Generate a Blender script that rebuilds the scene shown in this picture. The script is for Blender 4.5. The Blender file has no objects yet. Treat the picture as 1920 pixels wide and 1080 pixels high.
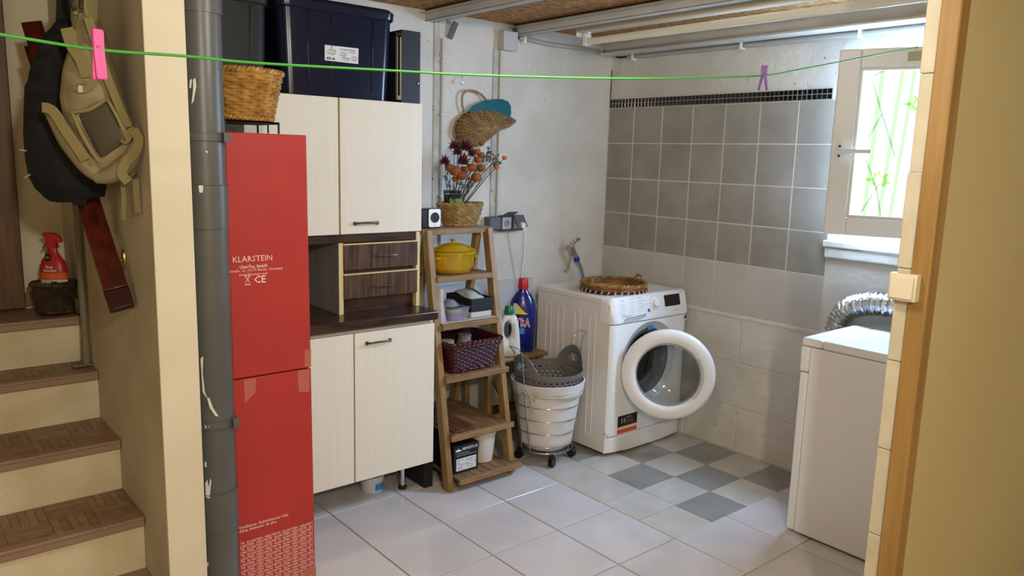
import bpy, math, random
import numpy as np
from mathutils import Vector, Matrix
random.seed(7)
PI = math.pi
S = bpy.context.scene
COL = S.collection
# ------------------------------------------------------------------ camera
FPX = 1455.0
def cam_rows(y, p, r):
    f = np.array([math.sin(y)*math.cos(p), math.cos(y)*math.cos(p), -math.sin(p)])
    rt = np.array([math.cos(y), -math.sin(y), 0.0]); up = np.cross(rt, f)
    rt2 = math.cos(r)*rt+math.sin(r)*up; up2 = -math.sin(r)*rt+math.cos(r)*up
    return np.array([rt2, -up2, f])
CM = cam_rows(math.radians(39.97), math.radians(9.53), math.radians(1.6))
CP = np.array([0, 0, 1.5])
cam = bpy.data.cameras.new('camera'); camo = bpy.data.objects.new('camera', cam); COL.objects.link(camo)
cam.sensor_width = 36; cam.lens = 36*FPX/1920; cam.clip_start = .05
mw = Matrix.Identity(4)
for i in range(3):
    mw[i][0] = CM[0][i]; mw[i][1] = -CM[1][i]; mw[i][2] = -CM[2][i]; mw[i][3] = CP[i]
camo.matrix_world = mw
S.camera = camo
# ------------------------------------------------------------------ world, lamps, exposure
w = bpy.data.worlds.new('world'); S.world = w; w.use_nodes = True
bg = w.node_tree.nodes['Background']; bg.inputs[0].default_value = (.75, .86, 1, 1); bg.inputs[1].default_value = 1.5
def area(name, loc, target, sx, sy, power, col):
    l = bpy.data.lights.new(name, 'AREA'); l.shape = 'RECTANGLE'; l.size = sx; l.size_y = sy
    l.energy = power; l.color = col
    o = bpy.data.objects.new(name, l); COL.objects.link(o); o.location = loc
    o.rotation_euler = (Vector(target)-Vector(loc)).to_track_quat('-Z', 'Y').to_euler()
    return o
def bulb(name, loc, power, col, r):
    l = bpy.data.lights.new(name, 'POINT'); l.energy = power; l.color = col; l.shadow_soft_size = r
    o = bpy.data.objects.new(name, l); COL.objects.link(o); o.location = loc
bulb('near_ceiling_lamp', (.1, -.7, 2.02), 114, (1, .95, .84), .06)
bulb('laundry_ceiling_lamp', (1.25, 1.2, 1.98), 25, (1, .975, .92), .10)
area('window_daylight', (3.78, 1.48, 1.66), (1.7, 1.85, .1), .66, .85, 165, (.43, .64, 1))
S.view_settings.view_transform = 'Standard'; S.view_settings.look = 'None'
S.view_settings.gamma = 1; S.view_settings.exposure = 0.05; S.view_settings.use_curve_mapping = False

# ------------------------------------------------------------------ helpers
def at(px, py, ax, val):
    d = CM.T @ np.array([(px-960)/FPX, (py-540)/FPX, 1.0])
    return Vector(CP + d*((val-CP[ax])/d[ax]))
def atp(px, py, p0, n):
    d = CM.T @ np.array([(px-960)/FPX, (py-540)/FPX, 1.0]); n = np.array(n, float)
    return Vector(CP + d*(((np.array(p0)-CP) @ n)/(d @ n)))
def zrow(x, y, row):
    lo, hi = -1, 3
    for _ in range(40):
        m = (lo+hi)/2; v = CM @ np.array([x, y, m-1.5])
        if 540+FPX*v[1]/v[2] > row: lo = m
        else: hi = m
    return m
class MB:
    def __init__(s): s.v = []; s.f = []
    def add(s, vs, fs):
        o = len(s.v); s.v += [tuple(v) for v in vs]; s.f += [tuple(i+o for i in f) for f in fs]; return s
    def box(s, a, b):
        x0, y0, z0 = a; x1, y1, z1 = b
        return s.add([(x0,y0,z0),(x1,y0,z0),(x1,y1,z0),(x0,y1,z0),(x0,y0,z1),(x1,y0,z1),(x1,y1,z1),(x0,y1,z1)],
                     [(0,3,2,1),(4,5,6,7),(0,1,5,4),(1,2,6,5),(2,3,7,6),(3,0,4,7)])
    def bar(s, p0, p1, wx, wy, up=(0,0,1)):
        p0 = Vector(p0); p1 = Vector(p1); d = (p1-p0).normalized(); u = Vector(up)
        if abs(d.dot(u)) > .97: u = Vector((0,1,0))
        a = d.cross(u).normalized()*wx/2; b = a.cross(d).normalized()*wy/2
        vs = [p+i*a+j*b for p in (p0, p1) for i, j in ((-1,-1),(1,-1),(1,1),(-1,1))]
        return s.add(vs, [(0,3,2,1),(4,5,6,7),(0,1,5,4),(1,2,6,5),(2,3,7,6),(3,0,4,7)])
    def tube(s, pts, r, n=8, closed=False, cap=True):
        pts = [Vector(p) for p in pts]; k = len(pts); rs = r if isinstance(r, (list, tuple)) else [r]*k
        vs = []; prev = None
        for i, p in enumerate(pts):
            if closed: t = pts[(i+1) % k]-pts[i-1]
            else: t = pts[min(i+1, k-1)]-pts[max(i-1, 0)]
            t.normalize()
            if prev is None:
                a = t.cross(Vector((0,0,1)))
                if a.length < .2: a = t.cross(Vector((1,0,0)))
            else: a = prev-t*prev.dot(t)
            a.normalize(); prev = a; b = t.cross(a)
            vs += [p+(a*math.cos(q)+b*math.sin(q))*rs[i] for q in (2*PI*j/n for j in range(n))]
        fs = [(i*n+j, i*n+(j+1) % n, ((i+1) % k)*n+(j+1) % n, ((i+1) % k)*n+j) for i in range(k if closed else k-1) for j in range(n)]
        if cap and not closed: fs += [tuple(range(n-1, -1, -1)), tuple((k-1)*n+j for j in range(n))]
        return s.add(vs, fs)
    def cyl(s, p0, p1, r0, r1=None, n=20): return s.tube([p0, p1], [r0, r0 if r1 is None else r1], n)
    def lathe(s, prof, c=(0,0,0), n=32, sx=1, sy=1, frame=None):
        # prof: (r, h); frame = (U, V, W) axes, W = axis
        U, V, W = frame or (Vector((1,0,0)), Vector((0,1,0)), Vector((0,0,1))); c = Vector(c); vs = []
        for r, h in prof:
            vs += [c+U*(r*sx*math.cos(2*PI*j/n))+V*(r*sy*math.sin(2*PI*j/n))+W*h for j in range(n)]
        fs = [(i*n+j, i*n+(j+1) % n, (i+1)*n+(j+1) % n, (i+1)*n+j) for i in range(len(prof)-1) for j in range(n)]
        if prof[0][0] > 1e-5 : fs.append(tuple(range(n-1, -1, -1))) if s.capz else None
        if prof[-1][0] > 1e-5: fs.append(tuple((len(prof)-1)*n+j for j in range(n))) if s.capz else None
        return s.add(vs, fs)
    capz = True
    def loft(s, rings, cap=True):
        n = len(rings[0]); vs = [p for r in rings for p in r]
        fs = [(i*n+j, i*n+(j+1) % n, (i+1)*n+(j+1) % n, (i+1)*n+j) for i in range(len(rings)-1) for j in range(n)]
        if cap: fs += [tuple(range(n-1, -1, -1)), tuple((len(rings)-1)*n+j for j in range(n))]
        return s.add(vs, fs)
    def prism(s, poly, vec):
        k = len(poly); vec = Vector(vec); a = [Vector(p) for p in poly]
        return s.add(a+[p+vec for p in a], [tuple(range(k-1, -1, -1)), tuple(range(k, 2*k))]+[(i, (i+1) % k, (i+1) % k+k, i+k) for i in range(k)])
    def ribbon(s, pts, wdt, th, side):
        # flat strap through pts, width along side vectors
        sd = [Vector(x) for x in (side if isinstance(side[0], (tuple, list, Vector)) else [side]*len(pts))]
        rings = []
        for i, p in enumerate(pts):
            p = Vector(p); t = (Vector(pts[min(i+1, len(pts)-1)])-Vector(pts[max(i-1, 0)])).normalized()
            u = sd[i].normalized(); n = t.cross(u).normalized()
            rings.append([p-u*wdt/2-n*th/2, p+u*wdt/2-n*th/2, p+u*wdt/2+n*th/2, p-u*wdt/2+n*th/2])
        return s.loft(rings)
def mesh(name, mb, m, sm=35, off=(0,0,0)):
    me = bpy.data.meshes.new(name); ox, oy, oz = off
    me.from_pydata([(x-ox, y-oy, z-oz) for x, y, z in mb.v], [], mb.f); me.update()
    import bmesh
    b = bmesh.new(); b.from_mesh(me); bmesh.ops.recalc_face_normals(b, faces=b.faces); b.to_mesh(me); b.free()
    if m: me.materials.append(m)
    if sm:
        me.shade_smooth(); me.set_sharp_from_angle(angle=math.radians(sm))
    return me
def link(name, me, parent=None, bevel=0, seg=2, label=None, kind=None):
    o = bpy.data.objects.new(name, me); COL.objects.link(o)
    if parent is not None: o.parent = parent
    if bevel:
        b = o.modifiers.new('b', 'BEVEL'); b.width = bevel; b.segments = seg; b.limit_method = 'ANGLE'; b.angle_limit = .6
    if label: o['label'] = label
    if kind: o['kind'] = kind
    return o
class T:   # a thing: an Empty at its base that parents its parts; coordinates given in world space
    def __init__(s, name, label, cat, loc, group=None, kind=None):
        s.o = bpy.data.objects.new(name, None); COL.objects.link(s.o); s.o.location = loc; s.loc = Vector(loc)
        s.o.empty_display_size = .05
        if label: s.o['label'] = label
        if cat: s.o['category'] = cat
        if group: s.o['group'] = group
        if kind: s.o['kind'] = kind
    def p(s, name, mb, m, bevel=0, seg=2, label=None, kind=None, under=None, sm=35):
        return link(name, mesh(name, mb, m, sm, s.loc), under or s.o, bevel, seg, label, kind)
def struct(name, mb, m, bevel=0, sm=35):
    return link(name, mesh(name, mb, m, sm), None, bevel, kind='structure')
def thing(name, mb, m, label, cat, group=None, bevel=0, sm=35, kind=None):
    v = np.array(mb.v); c = (float(v[:,0].mean()), float(v[:,1].mean()), float(v[:,2].min()))
    o = link(name, mesh(name, mb, m, sm, c), None, bevel, label=label, kind=kind); o.location = c
    o['category'] = cat
    if group: o['group'] = group
    return o
def text_mb(body, size, org, ux, uy, align='LEFT', ext=.0004, bold=0, sx=1):
    cu = bpy.data.curves.new('t', 'FONT'); cu.body = body; cu.size = size; cu.align_x = align; cu.resolution_u = 1
    cu.offset = bold
    o = bpy.data.objects.new('t', cu); COL.objects.link(o)
    me = o.to_mesh(); ux = Vector(ux).normalized(); uy = Vector(uy).normalized(); org = Vector(org)
    mb = MB(); mb.add([org+ux*v.co.x*sx+uy*v.co.y for v in me.vertices], [tuple(p.vertices) for p in me.polygons])
    o.to_mesh_clear(); bpy.data.objects.remove(o); bpy.data.curves.remove(cu)
    return mb
def rect_pts(cx, cy, hx, hy, r, n=6):
    out = []
    for k, (sx, sy) in enumerate(((1,1),(-1,1),(-1,-1),(1,-1))):
        for i in range(n+1):
            a = PI/2*k+PI/2*i/n
            out.append((cx+sx*(hx-r)+r*math.cos(a), cy+sy*(hy-r)+r*math.sin(a)))
    return out
# ------------------------------------------------------------------ materials
def srgb(c):
    if isinstance(c, str): c = [int(c[i:i+2], 16)/255 for i in (0, 2, 4)]
    return tuple(x/12.92 if x <= .04045 else ((x+.055)/1.055)**2.4 for x in c)+(1,)
MC = {}
def mat(name, col, rough=.6, metal=0, col2=None, scale=8, stretch=(1,1,1), bump=0, bscale=60, rnd=0, detail=5,
        spec=.5, lo=.35, hi=.65, coat=0, trans=0, ior=1.45, spots=None, sscale=30, sth=.68, bstretch=None, alpha=1):
    if name in MC: return MC[name]
    m = bpy.data.materials.new(name); MC[name] = m; m.use_nodes = True; nt = m.node_tree; N = nt.nodes; L = nt.links
    b = N['Principled BSDF']; b.inputs['Roughness'].default_value = rough; b.inputs['Metallic'].default_value = metal
    b.inputs['Specular IOR Level'].default_value = spec; b.inputs['Coat Weight'].default_value = coat
    b.inputs['Transmission Weight'].default_value = trans; b.inputs['IOR'].default_value = ior; b.inputs['Alpha'].default_value = alpha
    c1 = srgb(col); b.inputs['Base Color'].default_value = c1
    tc = N.new('ShaderNodeTexCoord'); out = None
    def noise(sc, det, st):
        mp = N.new('ShaderNodeMapping'); mp.inputs['Scale'].default_value = st; L.new(tc.outputs['Object'], mp.inputs[0])
        if rnd:
            oi = N.new('ShaderNodeObjectInfo'); mu = N.new('ShaderNodeMath'); mu.operation = 'MULTIPLY'; mu.inputs[1].default_value = 37
            L.new(oi.outputs['Random'], mu.inputs[0]); L.new(mu.outputs[0], mp.inputs['Location'])
        n = N.new('ShaderNodeTexNoise'); n.inputs['Scale'].default_value = sc; n.inputs['Detail'].default_value = det
        L.new(mp.outputs[0], n.inputs[0]); return n.outputs[0]
    if col2 is not None:
        r = N.new('ShaderNodeValToRGB'); r.color_ramp.elements[0].color = c1; r.color_ramp.elements[1].color = srgb(col2)
        r.color_ramp.elements[0].position = lo; r.color_ramp.elements[1].position = hi
        L.new(noise(scale, detail, stretch), r.inputs[0]); out = r.outputs[0]
    if spots:
        r = N.new('ShaderNodeValToRGB'); r.color_ramp.elements[0].position = sth; r.color_ramp.elements[1].position = sth+.04
        L.new(noise(sscale, 3, (1,1,1)), r.inputs[0])
        mx = N.new('ShaderNodeMix'); mx.data_type = 'RGBA'; L.new(r.outputs[0], mx.inputs[0])
        if out: L.new(out, mx.inputs[6])
        else: mx.inputs[6].default_value = c1
        mx.inputs[7].default_value = srgb(spots); out = mx.outputs[2]
    if rnd:
        oi = N.new('ShaderNodeObjectInfo'); hs = N.new('ShaderNodeHueSaturation')
        mr = N.new('ShaderNodeMapRange'); mr.inputs[3].default_value = 1-rnd; mr.inputs[4].default_value = 1+rnd
        L.new(oi.outputs['Random'], mr.inputs[0]); L.new(mr.outputs[0], hs.inputs['Value'])
        if out: L.new(out, hs.inputs['Color'])
        else: hs.inputs['Color'].default_value = c1
        out = hs.outputs[0]
    if out: L.new(out, b.inputs['Base Color'])
    if bump:
        bp = N.new('ShaderNodeBump'); bp.inputs['Strength'].default_value = 1; bp.inputs['Distance'].default_value = bump
        L.new(noise(bscale, 6, bstretch or stretch), bp.inputs['Height']); L.new(bp.outputs[0], b.inputs['Normal'])
    return m
plaster = mat('plaster_white', 'd3cfc6', .85, col2='c3bfb6', scale=3, bump=.006, bscale=22, spots='8d8a80', sscale=36, sth=.735)
plaster_r = mat('plaster_block', 'd2cfc6', .85, col2='c2bfb4', scale=2.5, bump=.010, bscale=16, spots='8d8a80', sscale=30, sth=.72)
cream = mat('cream_paint', 'd6cfb6', .6, col2='cfc7ac', scale=4, bump=.0008, bscale=30, spots='8f8263', sscale=40, sth=.79)
stairwall = mat('stair_wall_paint', 'c6beA6', .7, col2='b3aa90', scale=3, bump=.0015, bscale=25, spots='d3cab0', sscale=9, sth=.72)
yellow = mat('yellow_panel_paint', 'c9be8c', .5, col2='c4b784', scale=1.5, bump=.0003, bscale=40)
pine = mat('pine_wood', 'a68449', .55, col2='92703a', scale=3, stretch=(9, 9, .7), bump=.0005, bscale=20, spots='7d4c20', sscale=11, sth=.765)
osb = mat('osb_board', 'c4955a', .8, col2='875d31', scale=26, stretch=(1, 1.6, 1), bump=.002, bscale=40, lo=.35, hi=.6)
galv = mat('galvanised_paint', 'aeaba3', .5, col2='bcb9b1', scale=5, bump=.0006, bscale=30)
whitebeam = mat('white_beam_paint', 'dcdad3', .5, col2='cecbc4', scale=4, spots='2a2a2a', sscale=26, sth=.74)
enamel = mat('white_enamel', 'e4e4e2', .28, coat=.3)
enamel2 = mat('white_enamel_side', 'dddbd5', .42)
plas_w = mat('white_plastic', 'e6e6e4', .32)
plas_iv = mat('ivory_plastic', 'e0d8bd', .4)
grout = mat('grout_mortar', '8d8675', .9, col2='a39c8c', scale=5, bump=.001)
tile_f = mat('floor_tile_pale', 'bdbab8', .16, col2='cfccca', scale=3.5, rnd=.03, detail=6, bump=.0002, bscale=10, spec=.5, lo=.3, hi=.7)
tile_fs = mat('floor_tile_small', 'c0bcb2', .14, col2='b1ada3', scale=5, rnd=.03, detail=6, spec=.5)
tile_fd = mat('floor_tile_grey', '8f8e87', .15, col2='82817a', scale=5, rnd=.03, detail=6, spec=.5)
tile_w = mat('wall_tile_grey', '8d887e', .34, col2='9c978c', scale=6, rnd=.03, detail=7, bump=.0003, bscale=12)
tile_wl = mat('wall_tile_pale', 'b5b2a9', .34, col2='bdbab1', scale=6, rnd=.015, detail=7)
grout_w = mat('white_grout', 'cfcabb', .8)
grout_d = mat('mosaic_grout', 'aeaaa0', .8)
mosaic = mat('mosaic_black', '161514', .12, rnd=.4)
mosaic_b = mat('mosaic_brown', '33231c', .12, rnd=.4)
stonew = mat('stair_render', 'd3ccb2', .85, col2='c2b998', scale=6, bump=.004, bscale=25, spots='6f664c', sscale=30, sth=.76)
parq = mat('parquet_print', '94785c', .4, col2='7c6148', scale=25, stretch=(1, 1, 1), rnd=.16)
nosing = mat('nosing_strip', '8f7763', .4)
cab = mat('cabinet_laminate', 'dcd8c8', .45, col2='d9d4c3', scale=9, stretch=(9, 9, .3), bump=.0003, bscale=60, bstretch=(4, 4, .3))
cabedge = mat('cabinet_edge_cream', 'd2c08c', .5)
cabshade = mat('cabinet_shaded', '8a847d', .6, col2='7d766f', scale=9, stretch=(4, 4, .3))  # shade of the open compartment put into the laminate colour as mid grey
rose = mat('rosewood_laminate', '48301f', .3, col2='241510', scale=9, stretch=(.8, 5, 5), spec=.5, coat=.2)
rosev = mat('rosewood_drawer', '5e4634', .35, col2='36241b', scale=10, stretch=(7, 7, .5))
brass_g = mat('antique_nickel', '6d675c', .35, metal=.9)
chrome = mat('chrome', 'c9c9c9', .12, metal=1)
steel = mat('steel_drum', '77777a', .3, metal=1, bump=.001, bscale=90)
black = mat('black_plastic', '0e0e10', .35)
blackm = mat('black_matte', '161616', .6)
rubber = mat('rubber_grey', '4a4c4e', .5)
redcard = mat('red_cardboard', 'ac3027', .55, col2='a32c24', scale=4, bump=.0006, bscale=12, spots='c96a5e', sscale=60, sth=.80)
white_ink = mat('white_ink', 'e9c4b4', .6)
tape = mat('clear_tape', 'c5705c', .25, alpha=.75)
pvc = mat('grey_pvc', '585853', .36, col2='51514c', scale=6, spec=.5, bump=.0006, bscale=6)
whitepaint = mat('white_paint_marks', 'd9d8d0', .7)
wick = mat('wicker_honey', 'b88d48', .45, col2='8a6026', scale=30, spec=.5)
wick2 = mat('wicker_straw', 'a5864f', .55, col2='7b5e33', scale=30)
wick3 = mat('wicker_tan', 'a8895c', .6, col2='836643', scale=30)
wick_d = mat('wicker_dark', '2d231b', .5, col2='4a3a2b', scale=30)
wick_r = mat('wicker_burgundy', '4a1218', .35, col2='350b10', scale=30, spec=.5)
wick_t = mat('wicker_tray', '9c7440', .5, col2='7a5526', scale=22)
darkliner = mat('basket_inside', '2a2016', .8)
teak = mat('shelf_acacia', '8f7048', .5, col2='7b5d37', scale=6, stretch=(1.2, 8, 8), rnd=.1)
teak_s = mat('slat_acacia', '8b6d48', .5, col2='725538', scale=6, stretch=(8, 1.2, 8), rnd=.14)
teak_v = mat('leg_acacia', '96784a', .5, col2='806338', scale=6, stretch=(8, 8, 1.2), rnd=.08)
redwood = mat('slat_redwood', '6e4129', .45, col2='512c1b', scale=6, stretch=(8, 1.2, 8), rnd=.14)
yel = mat('yellow_glaze', 'b99410', .18, col2='a37e0a', scale=4, coat=.5)
olive = mat('khaki_canvas', '8e8260', .85, col2='7e7353', scale=5, bump=.0012, bscale=300)
olive2 = mat('khaki_webbing', '82784e', .8)
meshp = mat('dark_net', '4c4534', .8, bump=.002, bscale=500)
blackcloth = mat('black_canvas', '0c0e11', .8, col2='101316', scale=4, bump=.002, bscale=20)
mahog = mat('varnished_mahogany', '5e2316', .3, col2='3c140d', scale=6, stretch=(6, 6, 1.5), coat=.4)
navy = mat('navy_tub_plastic', '12152a', .22, spec=.35)
gtub = mat('charcoal_tub_plastic', '252621', .5, spec=.3)
greyplas = mat('grey_tub_plastic', '686664', .45)
linen = mat('linen_liner', 'cfccc6', .85, col2='c4c1ba', scale=5, bump=.008, bscale=9)
teal = mat('teal_plate', '0a5866', .5, spec=.2)
foil = mat('aluminium_foil', 'cfd2d4', .22, metal=1, bump=.006, bscale=60)
glass = mat('clear_glass', 'f4f8f8', .03, trans=1, ior=1.18)
def thin_glass(name, tint):
    m = bpy.data.materials.new(name); m.use_nodes = True; nt = m.node_tree; nt.nodes.clear()
    o_ = nt.nodes.new('ShaderNodeOutputMaterial'); tr = nt.nodes.new('ShaderNodeBsdfTransparent'); gl = nt.nodes.new('ShaderNodeBsdfGlossy')
    gl.inputs['Roughness'].default_value = .04; tr.inputs[0].default_value = srgb(tint)
    lw = nt.nodes.new('ShaderNodeLayerWeight'); lw.inputs[0].default_value = .3; fr_ = nt.nodes.new('ShaderNodeMapRange'); fr_.inputs[3].default_value = .05; fr_.inputs[4].default_value = .28; nt.links.new(lw.outputs[1], fr_.inputs[0]); mx = nt.nodes.new('ShaderNodeMixShader')
    nt.links.new(fr_.outputs[0], mx.inputs[0]); nt.links.new(tr.outputs[0], mx.inputs[1]); nt.links.new(gl.outputs[0], mx.inputs[2]); nt.links.new(mx.outputs[0], o_.inputs[0]); return m
glass2 = thin_glass('door_bowl_glass', 'd8dddd')
blue = mat('blue_bottle', '0b1a66', .22, coat=.3)
red = mat('red_plastic', 'b01c18', .3)
green = mat('green_plastic', '0d6a35', .3)
orange = mat('orange_ink', 'd0591c', .5)
yell = mat('yellow_ink', 'd9c51b', .5)
bl_ink = mat('blue_ink', '2f7fc4', .5)
blk_ink = mat('black_ink', '1c1c20', .5)
gry_ink = mat('grey_ink', '8b8d92', .6)
paper = mat('white_paper', 'd2cfcc', .7, bump=.004, bscale=25)
label_p = mat('label_paper', 'd6d6da', .6)
concrete = mat('near_room_wall', 'cfc4a4', .9)
pink = mat('pink_plastic', 'e85fa5', .35)
purple = mat('purple_plastic', '561a7c', .4)
lime = mat('lime_cord', '45a53c', .5, bump=.0006, bscale=800)
window_w = mat('window_pvc', 'ece9e2', .35)
grey_s = mat('socket_grey', '5a5c61', .45)
lgrey = mat('light_grey_plastic', 'a7a6a4', .45)
tubem = mat('tube_glass', 'e4dcc8', .25)

# ================================================================== THE SETTING
XR, YB, ZC = 3.43, 3.24, 2.18
# floor with tiles
fl = MB().box((-1.6, -1.7, -.06), (3.55, 3.7, -.004)); floor = struct('floor', fl, grout)
def tile_mesh(hx, hy, m, h=.007):
    mb = MB(); c = .0012
    a = [(-hx,-hy),(hx,-hy),(hx,hy),(-hx,hy)]
    vs = [(x, y, -h) for x, y in a]+[(x, y, -c) for x, y in a]+[(x*(1-c/hx), y*(1-c/hy), 0) for x, y in a]
    mb.add(vs, [(0,3,2,1),(8,9,10,11)]+[(i, (i+1) % 4, (i+1) % 4+4, i+4) for i in range(4)]+[(i+4, (i+1) % 4+4, (i+1) % 4+8, i+8) for i in range(4)])
    return mesh('tile', mb, m, 0)
cache = {}
def floor_tile(x0, x1, y0, y1, m, g=.005):
    hx = round((x1-x0-g)/2, 4); hy = round((y1-y0-g)/2, 4); k = (hx, hy, m.name)
    if k not in cache: cache[k] = tile_mesh(hx, hy, m)
    o = bpy.data.objects.new('tile', cache[k]); COL.objects.link(o); o.parent = floor
    o.location = ((x0+x1)/2, (y0+y1)/2, 0)
X = [.737, 1.072, 1.404, 1.738, 2.075, 2.41]
Y = [1.133-.335*2, 1.133-.335, 1.133, 1.469, 1.804, 2.143, 2.48, 2.815, 3.15, 3.235]
for i in range(5):
    for j in range(len(Y)-1):
        floor_tile(X[i], X[i+1], Y[j], Y[j+1], tile_f, .006)
xs = [2.41, 2.655, 2.907, 3.16, 3.425]; ys = [1.798, 2.0, 2.205, 2.41, 2.617, 2.82, 3.03, 3.235]
for i in range(4):
    for j in range(7):
        dark = i > 0 and (i+j) % 2 == 1 and j < 5
        floor_tile(xs[i], xs[i+1], ys[j], ys[j+1], tile_fd if dark else tile_fs, .003)
for i, (a, b) in enumerate(((2.41, 2.75), (2.75, 3.088), (3.088, 3.425))):
    for j in range(4): floor_tile(a, b, Y[j], Y[j+1], tile_f, .005)
for j in range(4):
    for i in range(5): floor_tile(-.6+.2674*i, -.6+.2674*(i+1), Y[j], Y[j+1], tile_f, .006)
# back wall
struct('wall_back', MB().box((.7, YB, -.06), (XR+.3, YB+.12, ZC+.3)), plaster)
# right wall with the window opening (y 1.17..1.80, z 1.17..2.0)
WY0, WY1, WZ0, WZ1 = 1.12, 1.80, 1.16, 2.0
rw = MB(); xa, xb = XR, XR+.25
rw.box((xa, -1.7, -.06), (xb, WY0, ZC+.3)); rw.box((xa, WY1, -.06), (xb, YB, ZC+.3))
rw.box((xa, WY0, -.06), (xb, WY1, WZ0)); rw.box((xa, WY0, WZ1), (xb, WY1, ZC+.3))
wall_r = struct('wall_right', rw, plaster_r)
# recessed block joints on the right wall below the tiles (thin proud blocks)
random.seed(3)
def block(name, a, b, m, par, bev=.006):
    link(name, mesh(name, MB().box(a, b), m, 0), par, bev, 2)
rowz = [(0, .235), (.24, .475), (.48, .715)]
offs = [(2.56, 2.23, 1.70, 1.2, .7), (2.50, 2.02, 1.5, 1.0, .5), (2.60, 2.245, 1.72, 1.2, .7)]
for (z0, z1), cuts in zip(rowz, offs):
    e = [YB-.002]+[c for c in cuts if c < YB]
    for k in range(len(e)-1):
        block('block', (XR-.003-random.random()*.001, e[k+1]+.0015, z0+.001), (XR+.02, e[k]-.0015, z1+.003), plaster_r, wall_r)
# wall tiles : 7 columns x 4 grey rows + pale row
ty = [3.236, 3.04, 2.834, 2.628, 2.425, 2.222, 2.016, 1.815]
tz = [1.800, 1.600, 1.398, 1.197, .993, .735]
gb = MB().box((XR-.006, 1.812, .722), (XR+.01, 3.238, 1.803)); g = link('grout_bed', mesh('g', gb, grout_w, 0), wall_r)
lb = MB().box((XR-.012, 1.80, .712), (XR+.01, 3.238, .732)); link('ledge', mesh('l', lb, plaster_r, 0), wall_r, .004)
def wtile(y0, y1, z0, z1, m, g, x=XR-.0085, bev=.0015, name='wall_tile'):
    k = ('w', round(y1-y0, 3), round(z1-z0, 3), m.name)
    if k not in cache:
        hy = (y1-y0-g)/2; hz = (z1-z0-g)/2; c = bev
        a = [(hy,-hz),(-hy,-hz),(-hy,hz),(hy,hz)]; mb = MB()
        vs = [(.005, y, z) for y, z in a]+[(c, y, z) for y, z in a]+[(0, y*(1-c/hy), z*(1-c/hz)) for y, z in a]
        mb.add(vs, [(0,3,2,1),(8,9,10,11)]+[(i, (i+1) % 4, (i+1) % 4+4, i+4) for i in range(4)]+[(i+4, (i+1) % 4+4, (i+1) % 4+8, i+8) for i in range(4)])
        cache[k] = mesh('tile', mb, m, 0)
    o = bpy.data.objects.new(name, cache[k]); COL.objects.link(o); o.parent = wall_r
    o.location = (x, (y0+y1)/2, (z0+z1)/2)
for i in range(7):
    for j in range(5):
        wtile(ty[i+1], ty[i], tz[j+1], tz[j], tile_w if j < 4 else tile_wl, .006 if j < 4 else .003)
mbk = MB().box((XR-.006, 1.858, 1.801), (XR+.01, 3.236, 1.852)); link('mosaic_bed', mesh('g', mbk, grout_d, 0), wall_r)
nm = 56; dy = (3.235-1.86)/nm
for i in range(nm):
    for j in range(2):
        wtile(3.235-dy*(i+1), 3.235-dy*i, 1.803+j*.0243, 1.8273+j*.0243, mosaic_b if random.random() < .25 and i < 22 else mosaic, .003, x=XR-.009, bev=.001, name='mosaic_tile')
# corner gap (dark crack) in the corner above the tiles
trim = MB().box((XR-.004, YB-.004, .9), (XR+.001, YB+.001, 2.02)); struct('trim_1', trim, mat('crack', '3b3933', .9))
# window: sill, reveal, opened casement
struct('trim_2', MB().box((XR-.035, WY0-.05, 1.085), (XR+.02, WY1+.015, 1.135)).box((XR-.05, WY0-.05, 1.135), (XR+.02, WY1+.02, 1.165)), plaster_r, .006)
win = T('window_1', None, None, (XR+.05, 1.45, WZ0), kind='structure')
fr = MB(); t = .045
fr.box((XR+.02, WY0, WZ0), (XR+.09, WY0+t, WZ1)).box((XR+.02, WY1-t, WZ0), (XR+.09, WY1, WZ1))
fr.box((XR+.02, WY0+t, WZ0), (XR+.09, WY1-t, WZ0+.04)).box((XR+.02, WY0+t, WZ1-.04), (XR+.09, WY1-t, WZ1))
win.p('window_frame', fr, window_w, .004)
hinge = Vector((XR-.005, 1.155, 0)); th = math.radians(20.5); sw = .605
u = Vector((-math.sin(th), math.cos(th), 0)); nn = Vector((-math.cos(th), -math.sin(th), 0))  # u: hinge->free edge; nn: towards the room
sz0, sz1 = 1.215, 1.978
def sb(mb, u0, u1, z0, z1, n0, n1):
    vs = [hinge+u*a+nn*b+Vector((0,0,c)) for c in (z0, z1) for a, b in ((u0,n0),(u1,n0),(u1,n1),(u0,n1))]
    return mb.add(vs, [(0,3,2,1),(4,5,6,7),(0,1,5,4),(1,2,6,5),(2,3,7,6),(3,0,4,7)])
rs = .085; sash = MB()
sb(sash, sw-rs, sw, sz0, sz1, 0, .055); sb(sash, 0, rs, sz0, sz1, 0, .055)
sb(sash, rs, sw-rs, sz0, sz0+.075, 0, .055); sb(sash, rs, sw-rs, sz1-.075, sz1, 0, .055)
so = win.p('sash', sash, window_w, .006, 3)
bd = MB(); i0, i1, j0, j1 = rs, sw-rs, sz0+.075, sz1-.075
for a in ((i0, i0+.012, j0, j1), (i1-.012, i1, j0, j1), (i0, i1, j0, j0+.012), (i0, i1, j1-.012, j1)): sb(bd, *a, .03, .049)
win.p('glazing_bead', bd, window_w, .003, under=so)
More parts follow.
